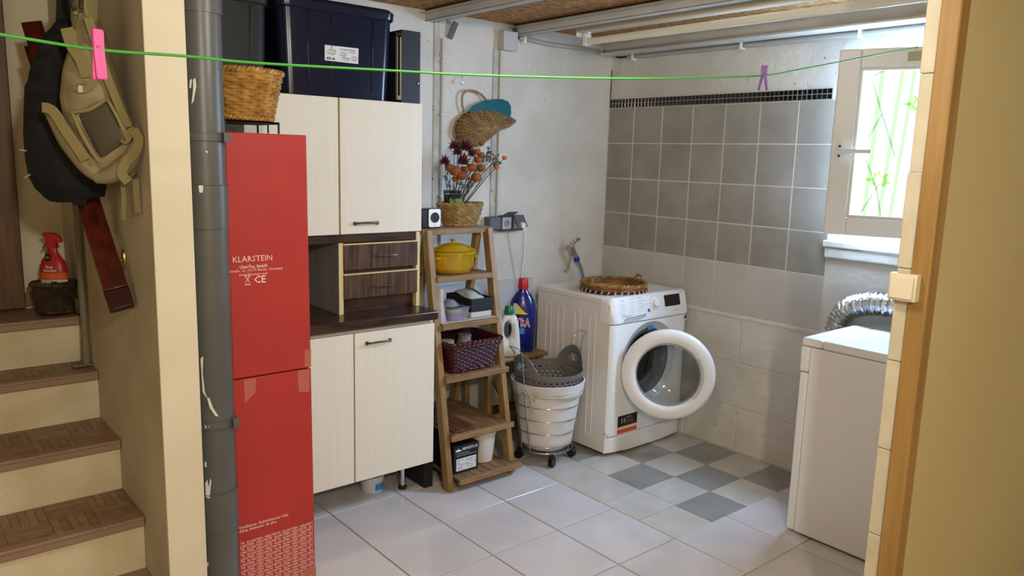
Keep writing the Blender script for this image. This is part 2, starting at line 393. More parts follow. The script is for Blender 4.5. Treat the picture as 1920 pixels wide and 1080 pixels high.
# frosted pane with a bamboo film
m = bpy.data.materials.new('frosted_lit_pane'); m.use_nodes = True; nt = m.node_tree; nt.nodes.clear()
o_ = nt.nodes.new('ShaderNodeOutputMaterial'); em = nt.nodes.new('ShaderNodeEmission'); tr = nt.nodes.new('ShaderNodeBsdfTransparent')
ad = nt.nodes.new('ShaderNodeMixShader'); ad.inputs[0].default_value = .55
em.inputs[0].default_value = (.86, 1, .93, 1); em.inputs[1].default_value = 1.35
tr.inputs[0].default_value = (1, 1, 1, 1)
nt.links.new(tr.outputs[0], ad.inputs[1]); nt.links.new(em.outputs[0], ad.inputs[2]); nt.links.new(ad.outputs[0], o_.inputs[0])
pane = MB(); sb(pane, i0+.002, i1-.002, j0+.002, j1-.002, .020, .024); po = win.p('pane', pane, m, under=so, sm=0)
def film(name, hexc, st, a):
    m = bpy.data.materials.new(name); m.use_nodes = True; nt = m.node_tree; nt.nodes.clear()
    o_ = nt.nodes.new('ShaderNodeOutputMaterial'); em = nt.nodes.new('ShaderNodeBsdfTranslucent'); tr = nt.nodes.new('ShaderNodeBsdfTransparent')
    mx = nt.nodes.new('ShaderNodeMixShader'); mx.inputs[0].default_value = a
    em.inputs[0].default_value = srgb(hexc); tr.inputs[0].default_value = srgb(hexc)
    nt.links.new(tr.outputs[0], mx.inputs[1]); nt.links.new(em.outputs[0], mx.inputs[2]); nt.links.new(mx.outputs[0], o_.inputs[0]); return m
stalk_m = film('bamboo_film_stalk', 'e6f3dc', 1, 0); leaf_m = film('bamboo_film_leaf', 'dcf0b4', 1, 0); twig_m = film('bamboo_film_twig', 'dfe8dd', 1, 0)
def pq(ul, z, n=.0262): return hinge+u*(i1-ul*(i1-i0))+Vector((0,0,j0+z*(j1-j0)))+nn*n      # ul 0 = handle side
st = MB()
for a, b, wd in ((.05, .02, .04), (.19, .15, .04), (.36, .28, .035), (.46, .38, .03), (.58, .50, .04), (.75, .68, .05), (.92, .85, .05)):
    P = [pq(a-wd/2, .995), pq(a+wd/2, .995), pq(b+wd/2, .005), pq(b-wd/2, .005)]; st.prism(P, nn*.0004)
win.p('bamboo_stalk_print', st, stalk_m, under=so, sm=0)
lf = MB()
for cx, cz, sc in ((.53, .76, .15), (.25, .26, .13)):
    for k in range(13):
        a = 2*PI*k/13+.2; l = sc*(.7+.3*math.sin(k*2.3)); d = (math.cos(a), math.sin(a)*.8)
        p0 = (cx+d[0]*.03, cz+d[1]*.03); p1 = (cx+d[0]*l, cz+d[1]*l*.8); q = (-d[1]*.014, d[0]*.014); md = ((p0[0]*.5+p1[0]*.5), (p0[1]*.5+p1[1]*.5))
        if p1[0] > .99: p1 = (.985, p1[1])
        lf.prism([pq(*p0, .0268), pq(md[0]+q[0], md[1]+q[1], .0268), pq(*p1, .0268), pq(md[0]-q[0], md[1]-q[1], .0268)], nn*.0004)
win.p('bamboo_leaf_print', lf, leaf_m, under=so, sm=0)
tw = MB()
for a in ((.04,.92,.22,.99), (.09,.95,.22,.70), (.22,.70,.37,.42), (.22,.70,.05,.42), (.12,.40,.24,.20), (.24,.20,.30,.02), (.21,.16,.11,.02)):
    p0 = pq(a[0], a[1], .0272); p1 = pq(a[2], a[3], .0272); q = (p1-p0).cross(nn).normalized()*.0035
    tw.prism([p0-q, p1-q, p1+q, p0+q], nn*.0004)
win.p('twig_print', tw, twig_m, under=so, sm=0)
# handle
hz = 1.565
hb = MB(); c0 = hinge+u*(sw-.035)+nn*.055+Vector((0,0,hz))
hb.prism([c0+u*math.cos(a)*.014+Vector((0,0,1))*(math.sin(a)*.034) for a in (2*PI*k/20 for k in range(20))], nn*.006)
hr = win.p('handle_rosette', hb, plas_w, .002, under=so)
hh = MB().cyl(c0, c0+nn*.04, .009); hh.bar(c0+nn*.04+u*.008, c0+nn*.042-u*.125, .016, .010, up=nn); win.p('handle', hh, plas_w, .003, under=so)
sc = MB()
for dz in (.02, -.02): sc.cyl(c0+nn*.006+Vector((0,0,dz)), c0+nn*.0075+Vector((0,0,dz)), .005)
win.p('screw', sc, blackm, under=so)
stp = MB(); sb(stp, .14, .35, sz1-.055, sz1-.018, .055, .0556); win.p('old_tape', stp, mat('old_tape', 'bdb797', .6), under=so, sm=0)
# ceiling boards
cl = T('ceiling', None, None, (1.5, 1.5, ZC), kind='structure')
k = 0
for x0, x1 in ((-1.6, -.35), (-.35, .9), (.9, 2.15), (2.15, 3.55)):
    for y0, y1 in ((-1.7, .8), (.8, 3.6)):
        cl.p('ceiling_panel', MB().box((x0+.003, y0+.003, ZC), (x1-.003, y1-.003, ZC+.02)), osb, sm=0)
for n, (pa, z) in enumerate(((2.13, ZC), (2.68, ZC))):
    j = MB(); x = pa
    j.box((x, 1.0, z-.05), (x+.004, YB, z)).box((x, 1.0, z-.052), (x+.05, YB, z-.048)).box((x+.046, 1.0, z-.052), (x+.05, YB, z-.04)).box((x, 1.0, z-.004), (x+.05, YB, z))
    j.box((x-.03, 1.0, z-.02), (x, YB, z-.015))
    struct('trim_%d' % (3+n), j, galv, 0)
# white steel beam along the right wall
bm_ = MB(); x0 = 3.30
bm_.box((x0+.05, .9, 2.10), (x0+.058, YB, ZC)).box((x0, .9, 2.092), (XR, YB, 2.104)).box((x0, .9, ZC-.012), (XR, YB, ZC))
struct('beam', bm_, whitebeam, .003)
# stair partition wall (pillar end), far stair wall
struct('wall_stair', MB().box((.6, 2.245, -.06), (.703, 3.6, ZC+.2)), stairwall)
struct('trim_5', MB().box((.598, 2.236, 0), (.705, 2.247, ZC)), cream, .002)
# near-room shell
struct('wall_far_left', MB().box((-1.6, 3.5, -.06), (.6, 3.6, ZC+.2)), cream)
struct('wall_left', MB().box((-1.7, -1.7, -.06), (-1.6, 3.6, ZC+.2)), concrete)
struct('wall_front', MB().box((-1.7, -1.8, -.06), (3.68, -1.7, ZC+.2)), concrete)
# partition on the right with its block end, wooden post, yellow face
XJ = 2.1
pw = T('wall_partition', None, None, (XJ, .9, 0), kind='structure')
zj = [0, .245, .487, .738, .988, 1.24, 1.49, 1.74, 1.99, ZC]
random.seed(5)
for k in range(9):
    r = random.random()
    pw.p('block', MB().box((XJ+.002*r, .868, zj[k]+.0007), (XR, .913+.006*(r-.5), zj[k+1]-.0007)), mat('block_cream', 'd0c9b0', .8, col2='c2baa0', scale=8, bump=.004, bscale=18), .003)
struct('trim_6', MB().box((XJ-.006, .826, 0), (XJ+.05, .876, ZC)), pine, .005)
struct('wall_near_right', MB().box((XJ+.0505, .838, 0), (XR, .868, ZC)), yellow)
# staircase
stc = T('staircase', None, None, (.0, 2.5, 0), kind='structure')
ny = [2.24, 2.486, 2.742, 3.015, 3.20]; nz = [.175, .35, .525, .70, .87]
XL = -.45
for k in range(5):
    y0 = ny[k]; z = nz[k]; y1 = ny[k+1] if k < 4 else 3.5
    zb = nz[k-1] if k else 0
    stc.p('riser', MB().box((XL, y0+.018, zb-.02 if k else 0), (.600, y0+.10 if k < 4 else 3.5, z-.012)), stonew, .003)
    stc.p('nosing', MB().box((XL, y0, z-.03), (.598, y0+.02, z+.003)).box((XL, y0-.004, z-.008), (.598, y0+.03, z+.004)), nosing, .003)
    stc.p('tread', MB().box((XL, y0+.02, z-.012), (.599, y1+.02 if k < 4 else 3.499, z-.004)), nosing)
    s = .12; i = 0; xr = .599
    if k > 0 and k < 4:
        for a in range(7):
            for b in range(3):
                bx1 = xr-a*s; by0 = y0+.03+b*s; by1 = min(by0+s, y1+.018)
                if by1-by0 < .02: continue
                for q in range(5):
                    w_ = s/5
                    if (a+b) % 2:
                        c0_, c1_ = (bx1-(q+1)*w_+.0006, by0+.0005), (bx1-q*w_-.0006, by1-.0005)
                    else:
                        if by0+q*w_+.004 > by1: continue
                        c0_, c1_ = (bx1-s+.0005, by0+q*w_+.0006), (bx1-.0005, min(by0+(q+1)*w_, by1)-.0006)
                    stc.p('parquet_strip', MB().box((c0_[0], c0_[1], z-.005), (c1_[0], c1_[1], z)), parq, sm=0)
# door with wooden frame on the landing
d1 = T('door_1', None, None, (.3, 3.5, .87), kind='structure')
d1.p('door_frame', MB().box((.350, 3.455, .874), (.45, 3.5, ZC)).box((.335, 3.47, .874), (.352, 3.5, ZC)), mat('frame_wood', '6a4824', .45, col2='4d3216', scale=5, stretch=(7, 7, 1)), .004)
d1.p('door_leaf', MB().box((-.45, 3.475, .876), (.334, 3.499, ZC)), mat('door_olive', '6e6749', .6))
struct('trim_7', MB().box((.45, 3.485, .874), (.598, 3.499, .93)).box((.585, 3.25, .874), (.598, 3.485, .93)), mat('base_wood', '7a6242', .5), .002)
# vertical chases and conduits on the back wall
cw = mat('chase_grey', 'a9a69d', .9, col2='bfbcb2', scale=14, spots='4a473e', sscale=30, sth=.66, bump=.004, bscale=40)
for n, (xc, z0, z1) in enumerate(((2.20, .05, ZC), (2.565, 1.15, 2.05))):
    struct('trim_%d' % (8+n), MB().box((xc-.02, YB-.006, z0), (xc+.012, YB+.01, z1)), cw, .002)
PARTS_OK = True
# ================================================================== THINGS
def weave(mb, ringf, rows, stakes, r, amp, n=5, sub=2):
    """ringf(t, k) -> (Vector point, Vector outward) ; rows = list of row parameters"""
    tot = stakes*sub
    for ri, k in enumerate(rows):
        pts = []
        for i in range(tot):
            t = i/tot; p, o = ringf(t, k); ph = math.cos(PI*(i/sub)+PI*ri)
            pts.append(p+o*(amp*ph))
        mb.tube(pts, r, n, closed=True)
def ell(c, rx, ry, t, rot=0):
    a = 2*PI*t; p = Vector((math.cos(a)*rx, math.sin(a)*ry, 0)); o = Vector((math.cos(a)*ry, math.sin(a)*rx, 0)).normalized()
    R = Matrix.Rotation(rot, 3, 'Z'); return Vector(c)+R @ p, R @ o
def rope(mb, ringf, k, r, twist, n=5, N=160, strands=2):
    for s_ in range(strands):
        pts = []
        for i in range(N):
            t = i/N; p, o = ringf(t, k); a = 2*PI*(t*twist+s_/strands)
            pts.append(p+o*(math.cos(a)*r*.8)+Vector((0,0,math.sin(a)*r*.8)))
        mb.tube(pts, r, n, closed=True)
def basket(th, c, rx0, ry0, rx1, ry1, h, rows, stakes, r, m, amp=.003, rot=0, inner=darkliner, rimr=None, rimtw=40, name='woven_side', bulge=0):
    def f(t, k):
        b = bulge*math.sin(PI*k)
        return ell((c[0], c[1], c[2]+h*k), rx0+(rx1-rx0)*k+b, ry0+(ry1-ry0)*k+b, t, rot)
    mb = MB(); weave(mb, f, [(i+.5)/rows for i in range(rows)], stakes, r, amp)
    th.p(name, mb, m, sm=60)
    mb = MB(); MB.capz = True
    prof = [f(i/28, 0)[0]+Vector((0,0,.002)) for i in range(28)]
    a = MB(); ins = .5*r+amp
    rings = [[f(i/28, k)[0]-f(i/28, k)[1]*ins for i in range(28)] for k in (0, .5, 1)]
    a.loft(rings, cap=False); a.add([*rings[0]], [tuple(range(28))]); th.p('lining', a, inner, sm=60)
    sk = MB()
    for i in range(stakes):
        sk.tube([f((i+.25)/stakes, k)[0]-f((i+.25)/stakes, k)[1]*.001 for k in (0, .33, .66, 1)], r*.8, 4)
    th.p('stakes', sk, m, sm=60, kind='stuff')
    rr = rimr or r*1.3; rm = MB(); rope(rm, f, 1.0, rr, rimtw); th.p('rim', rm, m, sm=60)
    rm = MB(); rope(rm, f, 0.02, rr*.9, rimtw); th.p('foot_braid', rm, m, sm=60)
    return f
# ---- grey drain pipe
pc = (.769, 2.318); PR = .0585
pp = T('drain_pipe', 'grey vertical drain pipe with white paint marks between the cream pillar and the red box', 'pipe', (pc[0], pc[1], 0))
pp.p('pipe_run', MB().cyl((*pc, 0), (*pc, ZC), PR, n=40), pvc, sm=60)
for row0, row1, ex in ((-30, 22, .004), (346, 430, .0035), (925, 1000, .0035)):
    z1 = zrow(pc[0], pc[1]-PR, row0); z0 = zrow(pc[0], pc[1]-PR, row1)
    pp.p('collar', MB().lathe([(PR, z0), (PR+ex, z0), (PR+ex, z1-.004), (PR+ex+.002, z1-.002), (PR+ex+.002, z1), (PR, z1)], (*pc, 0), 40), pvc, sm=40)
for row in (257, 798):
    z = zrow(pc[0], pc[1]-PR, row)
    cl_ = pp.p('pipe_clip', MB().lathe([(PR, z-.011), (PR+.005, z-.011), (PR+.005, z+.011), (PR, z+.011)], (*pc, 0), 40).box((pc[0]+.035, pc[1]-PR-.008, z-.014), (pc[0]+.055, pc[1]-PR+.03, z+.014)), pvc, .001)
mk = MB()
def onpipe(px, row):
    d = at(px, row, 1, pc[1]-PR)-Vector(CP); d.normalize(); o = Vector(CP)
    dx, dy = d.x, d.y; fx, fy = -pc[0], -pc[1]; a = dx*dx+dy*dy; b = 2*(fx*dx+fy*dy); c = fx*fx+fy*fy-(PR+.0045)**2
    disc = b*b-4*a*c
    if disc < 0: disc = 0
    return o+d*((-b-math.sqrt(disc))/(2*a))
def mark(pts):
    P = [onpipe(x, y) for x, y in pts]; ctr = sum(P, Vector())/len(P); out = Vector((ctr.x-pc[0], ctr.y-pc[1], 0)).normalized()
    pp.p('paint_mark', MB().prism([p-out*.001 for p in P], out*.0015), whitepaint, sm=0)
for pl in ([(362,150),(366,146),(368,160),(363,190),(359,195),(362,170)], [(356,150),(360,148),(358,166),(355,164)], [(356,249),(370,250),(384,256),(372,257),(356,254)],
           [(372,348),(381,347),(380,361),(374,361)], [(376,672),(381,668),(380,700),(384,735),(389,748),(380,735)], [(392,745),(400,766),(410,781),(404,780),(393,764),(389,748)],
           [(385,905),(389,900),(391,915),(394,898),(396,902),(393,935),(386,932)], [(384,797),(394,798),(390,803),(385,802)], [(381,1055),(391,1054),(390,1062),(384,1066)], [(384,866),(387,867),(387,876),(384,875)], [(384,282),(390,284),(388,288)]):
    mark(pl)
# ---- tall red cardboard box
BX0, BX1, BY, BD = .856, 1.118, 2.388, .255
bx = T('cardboard_box', 'tall upright red cardboard box with white printing between the grey pipe and the cabinets', 'box', ((BX0+BX1)/2, BY+BD/2, 0))
def lean(z): return BX1+.008*(1-z/1.55)
fr_ = MB()
for z0, z1 in ((0.001, .776), (.780, 1.553)):
    fr_.add([(BX0, BY, z0), (lean(z0), BY, z0), (lean(z0), BY+BD, z0), (BX0, BY+BD, z0), (BX0, BY, z1), (lean(z1), BY, z1), (lean(z1), BY+BD, z1), (BX0, BY+BD, z1)],
            [(0,3,2,1),(4,5,6,7),(0,1,5,4),(1,2,6,5),(2,3,7,6),(3,0,4,7)])
bx.p('carton', fr_, redcard, .003)
FY = BY-.0006
def ptx(px, py): v = at(px, py, 1, BY); return v
def flat(pts, th=.0005): return MB().prism([Vector((v.x, BY-.0002, v.z)) for v in (ptx(*p) for p in pts)], (0, -th, 0))
for q in ([(457,713),(480,709),(479,736),(459,756)], [(557,695),(580,692),(580,735),(560,735)], [(571,656),(583,655),(583,687),(571,689)], [(567,1068),(592,1062),(593,1079),(568,1079)]):
    bx.p('tape_strip', flat(q), tape, label='strip of clear adhesive tape', sm=0)
def btext(s, px, py, hz, align='LEFT', bold=0, sx=1, flip=False):
    v = ptx(px, py); ux, uy = ((1,0,0), (0,0,1)) if not flip else ((-1,0,0), (0,0,-1))
    return text_mb(s, hz, (v.x, FY, v.z), ux, uy, align, bold=bold, sx=sx)
pr = MB()
for mbx in (btext('KLARSTEIN', 474, 490, .026, 'CENTER'), btext('Chal-Tec GmbH', 475, 502, .0135, 'CENTER', .0003), btext('Wallstraße 16, 10179 Berlin, Germany', 475, 508.5, .0125, 'CENTER'), btext('www.klarstein.com', 475, 516, .012, 'CENTER'), btext('CE', 476, 531, .033, 'LEFT', .0004)):
    bx.p('printed_line', mbx, white_ink, sm=0)
v = ptx(464, 524)
for sgn in (1, -1):
    c = Vector((v.x, FY, v.z)); a = Vector((.0075*sgn, 0, .010)); q = Vector((.0012, 0, 0))
    pr.add([c-a-q, c-a+q, c+a+q, c+a-q], [(0,1,2,3)])
pr.add([(v.x-.009, FY, v.z-.018), (v.x+.009, FY, v.z-.018), (v.x+.009, FY, v.z-.015), (v.x-.009, FY, v.z-.015)], [(0,1,2,3)])
pr.add([(v.x-.009, FY, v.z+.010), (v.x+.009, FY, v.z+.010), (v.x+.009, FY, v.z+.0115), (v.x-.009, FY, v.z+.0115)], [(0,1,2,3)])
for mbx in (btext('Ventilateur, Rafraîchisseur d\'air.', 448, 993, .0135, 'LEFT', .0002), btext('d\'aria, Enfriador de aire.', 448, 1000, .0135, 'LEFT', .0002)): bx.p('printed_line', mbx, white_ink, sm=0)
bx.p('bin_symbol', pr, white_ink, sm=0)
wf = text_mb('KLARSTEIN', .0118, (0, 0, 0), (1,0,0), (0,0,1), 'LEFT', bold=.00015, sx=.93)
wv = np.array(wf.v); WW = wv[:,0].max(); WH = wv[:,2].max()
pat = MB(); step = WW+.008
for r_ in range(21):
    z = .213-r_*.0111
    for c_ in range(8):
        x0 = BX0-.035-(r_ % 2)*step*.48+c_*step; flip = (c_+r_//2*0) % 2 == 0
        if flip: vs = [(x0+WW-x, FY, z+WH-zz) for x, _, zz in wf.v]
        else: vs = [(x0+x, FY, z+zz) for x, _, zz in wf.v]
        xsn = [v_[0] for v_ in vs]
        if max(xsn) < BX0+.004 or min(xsn) > BX1+.004: continue
        keep = [all(BX0+.003 < vs[i][0] < lean(z)-.003 for i in f) for f in wf.f]
        pat.add(vs, [f for f, k in zip(wf.f, keep) if k])
bx.p('printed_pattern', pat, white_ink, sm=0)
# ---- black wire stand on the box and honey wicker basket on it
PS = (.952, 2.50)
st_ = T('wire_stand', 'small dark metal stand on top of the tall red box', 'stand', (*PS, 1.553))
sz_ = zrow(PS[0], PS[1]-.08, 229)
s1 = MB(); s1.tube([(PS[0]+x, PS[1]+y, sz_) for x, y in ((-.085,-.085),(.085,-.085),(.085,.085),(-.085,.085))], .004, 6, closed=True); s1.box((PS[0]-.085, PS[1]-.085, sz_-.004), (PS[0]+.085, PS[1]+.085, sz_-.001))
st_.p('top_frame', s1, mat('dark_iron', '1c1210', .5, metal=.5))
for x in (-.085, .085):
    for y in (-.085, .085): st_.p('leg', MB().cyl((PS[0]+x, PS[1]+y, 1.554), (PS[0]+x, PS[1]+y, sz_), .0035, n=8), mat('dark_iron', '1c1210', .5))
st_.p('leg', MB().cyl((PS[0]+.05, PS[1]-.085, 1.554), (PS[0]+.05, PS[1]-.085, sz_), .003, n=8), mat('dark_iron', '1c1210', .5))
bk = T('wicker_basket', 'honey coloured round wicker basket standing above the tall red box', 'basket', (*PS, sz_+.005))
basket(bk, (*PS, sz_+.010), .092, .092, .125, .125, .145, 15, 26, .0052, wick, amp=.0035, rimr=.006, rimtw=30)
# ---- lower cabinet
CX0, CX1 = 1.085, 1.852
lc = T('base_cabinet', 'low cream laminate kitchen cabinet with dark rosewood worktop beside the ladder shelf', 'cabinet', ((CX0+CX1)/2, 2.95, 0))
lc.p('carcass', MB().box((CX0, 2.742, .16), (CX1-.004, 3.225, .812)), cab, .001)
for a, b in ((CX0, 1.462), (1.468, CX1)):
    d = lc.p('door', MB().box((a, 2.722, .158), (b, 2.740, .788)), cab, .0015)
    e_ = MB().box((a-.0005 if a < 1.3 else a-.0005, 2.724, .158), (a+.001, 2.741, .788)); lc.p('door_edge', e_, cabedge, under=d, sm=0)
    if a > 1.3: dr = d
def bail(th, par, x0, x1, y, z, sl=0, m=brass_g, r=.0042):
    h = MB(); h.tube([(x0, y, z-.006), (x0+.004, y-.018, z-.004), (x0+.014, y-.024, z-.002+0), (x1-.014, y-.024, z-.002+sl), (x1-.004, y-.018, z-.004+sl), (x1, y, z-.006+sl)], r, 8)
    h.cyl((x0, y, z-.006), (x0, y-.006, z-.006), .008, n=12); h.cyl((x1, y, z-.006+sl), (x1, y-.006, z-.006+sl), .008, n=12)
    return th.p('handle', h, m, under=par, sm=50)
bail(lc, dr, 1.522, 1.628, 2.722, .748)
wt = MB(); wt.box((CX0-.01, 2.700, .806), (CX1+.006, 3.225, .845)); lc.p('worktop', wt, rose, .007, 3)
lc.p('corner_post', MB().box((CX1-.018, 2.735, .789), (CX1, 2.76, .806)), cabedge)
for x in (1.14, 1.76): 
    for y in (2.86, 3.18):
        lg = lc.p('leg', MB().cyl((x+.02, y, .02), (x+.02, y, .16), .013, n=14), chrome)
        lc.p('foot', MB().lathe([(.018, .001), (.019, .012), (.014, .02)], (x+.02, y, 0), 14), blackm, under=lg)
# ---- upper cabinet with drawers
uc = T('hutch_cabinet', 'cream two-door upper cabinet with two dark rosewood drawers standing on the worktop', 'cabinet', ((CX0+CX1)/2, 3.0, .845))
UY = 2.832
uc.p('carcass', MB().box((CX0, UY+.021, 1.172), (CX1-.004, 3.225, 1.711)), cab, .001)
uc.p('side_panel', MB().box((CX1-.022, UY+.005, .8455), (CX1-.004, 3.225, 1.172)), cabedge, .0008)
uc.p('side_panel', MB().box((CX0, UY+.01, .8455), (CX0+.018, 3.225, 1.172)), cab, .0008)
uc.p('back_panel', MB().box((CX0+.018, 3.205, .8455), (CX1-.022, 3.222, 1.172)), cabshade)
uc.p('divider', MB().box((1.460, UY+.0072, .8455), (1.478, 3.205, 1.140)), cabshade, .0006)
uc.p('divider_edge', MB().box((1.459, UY+.003, .8455), (1.4785, UY+.007, 1.140)), cabedge, label='cream front edge of the divider')
uc.p('rail', MB().box((CX0+.018, UY+.012, 1.140), (CX1-.022, 3.2, 1.1715)), rose, .001)
uc.p('drawer_rail', MB().box((1.479, UY+.03, 1.004), (CX1-.023, UY+.3, 1.032)).box((1.479, UY+.03, .846), (CX1-.023, UY+.3, .905)), rose)
for z0, z1, hz_, hx0, hx1 in ((1.028, 1.132, 1.083, 1.622, 1.720), (.908, 1.008, .953, 1.614, 1.712)):
    d = uc.p('drawer', MB().box((1.480, UY-.002, z0), (1.832, UY+.018, z1)), rosev, .0012)
    uc.p('drawer_lip', MB().box((1.479, UY-.003, z1-.0005), (1.833, UY+.018, z1+.004)), cabedge, under=d, sm=0)
    h = MB(); h.tube([(hx0, UY-.002, hz_), (hx0+.002, UY-.018, hz_), (hx1-.002, UY-.018, hz_), (hx1, UY-.002, hz_)], .0028, 6); uc.p('handle', h, chrome, under=d)
for a, b in ((CX0, 1.460), (1.468, CX1)):
    d = uc.p('door', MB().box((a, UY, 1.176), (b, UY+.019, 1.713)), cab, .0015)
    if a > 1.3:
        uc.p('door_edge', MB().box((a-.001, UY+.001, 1.176), (a+.0015, UY+.02, 1.713)), cabedge, under=d, sm=0)
        bail(uc, d, 1.530, 1.632, UY, 1.224)
# paint tub under the cabinet
tb = T('paint_tub', 'small white plastic tub with a blue label lying under the base cabinet', 'tub', (1.66, 2.93, 0))
tb.p('tub_body', MB().lathe([(.045, .001), (.052, .055), (.056, .056), (.057, .075), (.054, .078), (.048, .07), (.044, .01)], (1.66, 2.93, 0), 28), mat('tub_plastic', 'c4c8cc', .4), sm=40)
lb = MB(); rg = [];
for z, r in ((.012, .0475), (.045, .0517)): rg.append([Vector((1.66+r*math.cos(a), 2.93+r*math.sin(a), z)) for a in (math.radians(-100+i*9) for i in range(9))])
lb.add(rg[0]+rg[1], [(i, i+1, i+10, i+9) for i in range(8)]); tb.p('tub_label', lb, bl_ink)
# ---- things on top of the upper cabinet
def tub(name, label, x0, x1, y0, y1, z0, zh, m, lidm, lid=True, tap=.06):
    t = T(name, label, 'storage box', ((x0+x1)/2, (y0+y1)/2, z0)); cx, cy = (x0+x1)/2, (y0+y1)/2; hx, hy = (x1-x0)/2, (y1-y0)/2
    rings = []
    for k in (0, .04, .5, .9):
        s_ = 1-tap*(1-k); rings.append([Vector((x, y, z0+.001+(zh-z0)*k)) for x, y in rect_pts(cx, cy, hx*s_, hy*s_, .045)])
    t.p('tub_body', MB().loft(rings), m, .003, sm=40)
    if lid:
        l = MB(); rings = []
        for dz, e in ((-.045, .004), (-.04, .008), (-.012, .01), (-.008, .004), (0, -.002), (.004, -.03)):
            rings.append([Vector((x, y, zh+dz)) for x, y in rect_pts(cx, cy, hx+e, hy+e, .05)])
        t.p('lid', l.loft(rings), lidm, .002, sm=40)
        for q in (-.55, -.15, .6):
            xx = cx+hx*q; t.p('rib', MB().bar((xx+.008*(-q), y0+.012*1, z0+.03), (xx, y0+.001, zh-.05), .006, .010, up=(0,1,0)), m, .002, sm=40)
    return t
UT = 1.7135
tn = tub('storage_tub', 'large glossy navy lidded storage tub with a white label on the upper cabinet', 1.235, 1.728, 2.85, 3.20, UT, 2.075, navy, navy)
lv = [at(609, 84, 1, 2.852), at(672, 91, 1, 2.852), at(671.5, 120, 1, 2.852), at(609, 113, 1, 2.852)]
lm = MB().prism([Vector((v.x, 2.8560, v.z)) for v in lv][::-1], (0, -.005, 0)); lo_ = tn.p('sticker', lm, label_p, sm=0)
ink = MB(); v0, v1, v3 = Vector((lv[0].x, 2.8505, lv[0].z)), Vector((lv[1].x, 2.8505, lv[1].z)), Vector((lv[3].x, 2.8505, lv[3].z))
def lp(a, b, d=.0005): return v0+(v1-v0)*a+(v3-v0)*b+Vector((0, -d, 0))
ex, ey = (v1-v0), -(v3-v0)
for tx, a, b, sz in (('EDA', .05, .92, .0125), ('ODYSSEE', .42, .24, .009)):
    q = text_mb(tx, sz, lp(a, b), ex, ey, 'LEFT', bold=.0004 if tx == 'EDA' else 0, sx=1.5 if tx == 'EDA' else 1); ink.add(q.v, q.f)
tn.p('sticker_print', ink, blk_ink, under=lo_, sm=0)
ink = MB()
for cx_, cy_, a_, b_ in ((.2, .42, .16, .22), (.53, .5, .13, .16), (.62, .8, .13, .12), (.8, .25, .12, .14), (.87, .72, .11, .2)):
    top = [(cx_-a_, cy_-b_*.5), (cx_-a_*.2, cy_-b_), (cx_+a_, cy_-b_*.6), (cx_+a_*.3, cy_-.02), (cx_-a_*.8, cy_-.1)]
    ink.add([lp(x, y, .0006) for x, y in top], [(0,1,2,3,4)])
    ink.add([lp(x, y, .0007) for x, y in ((cx_-a_*.9, cy_-.02), (cx_+a_*.25, cy_+.05), (cx_+a_*.8, cy_-.08), (cx_+a_*.7, cy_+b_*.6), (cx_+a_*.2, cy_+b_), (cx_-a_*.7, cy_+b_*.6))], [(0,1,2,3,4,5)])
tn.p('sticker_drawing', ink, mat('pale_grey_ink', 'a9aaa4', .6), under=lo_, sm=0)
tg = tub('storage_tub', 'charcoal grey storage tub at the left of the navy tub, above the honey wicker basket', .86, 1.205, 2.87, 3.2, UT, 2.07, gtub, gtub, tap=.04)
fb = T('black_case', 'upright black case with a beige inner frame at the right end of the cabinet top', 'case', (1.79, 3.0, UT))
fb.p('shell', MB().box((1.776, 2.880, UT+.001), (1.872, 3.2, 2.012)), mat('case_black', '201f20', .5), .003)
fb.p('front_flap', MB().box((1.742, 2.868, UT+.012), (1.750, 3.1, 1.992)).box((1.742, 2.868, 1.985), (1.776, 3.1, 1.995)), blackm, .001)
fb.p('inner_frame', MB().box((1.7505, 2.872, UT+.012), (1.7565, 2.879, 1.98)).box((1.768, 2.876, UT+.012), (1.7755, 2.88, 1.98)).box((1.7565, 2.874, UT+.012), (1.768, 2.879, UT+.03)), mat('beige_frame', '8c7f57', .5), .001)
fb.p('knob', MB().lathe([(.004, 0), (.004, .004), (0, .006)], (1.862, 2.8795, 1.80), 10, frame=(Vector((1,0,0)), Vector((0,0,1)), Vector((0,-1,0)))), chrome)

# ---- ladder shelf
LX0, LX1 = 1.925, 2.305
lad = T('ladder_shelf', 'six-tier folding acacia wood ladder shelf beside the cream cabinets', 'shelf', (2.115, 2.95, 0))
def fy(z): return 2.715+(2.925-2.715)*z/1.165     # front leg line
def by_(z): return 3.20-(3.20-2.965)*z/1.165
fb_ = 2.715
for x in (LX0+.0, LX1-.0):
    s_ = 1 if x < 2.1 else -1
    xx = x+s_*.013
    lad.p('front_leg', MB().bar((xx-s_*.004, fy(0), .001), (xx+s_*.004, fy(1.165), 1.165), .030, .046, up=(0,1,.18)), teak_v, .003)
    lad.p('rear_leg', MB().bar((xx+s_*.032, by_(0)-.02, .001), (xx+s_*.032, by_(1.14), 1.14), .026, .042, up=(0,1,-.2)), teak_v, .003)
lad.p('cross_rail', MB().bar((LX0+.03, by_(.35), .35), (LX1-.03, by_(.35), .35), .02, .04), teak, .002)
lad.p('cross_rail', MB().bar((LX0+.03, by_(.12), .12), (LX1-.03, by_(.12), .12), .02, .04), teak, .002)
shelves = [(1.172, 2.925, 3.03, 4), (.962, 2.865, 3.06, 5), (.752, 2.815, 3.07, 7), (.522, 2.755, 3.09, 8), (.262, 2.705, 3.17, 8), (.066, 2.665, 3.10, 8)]
SH = {}
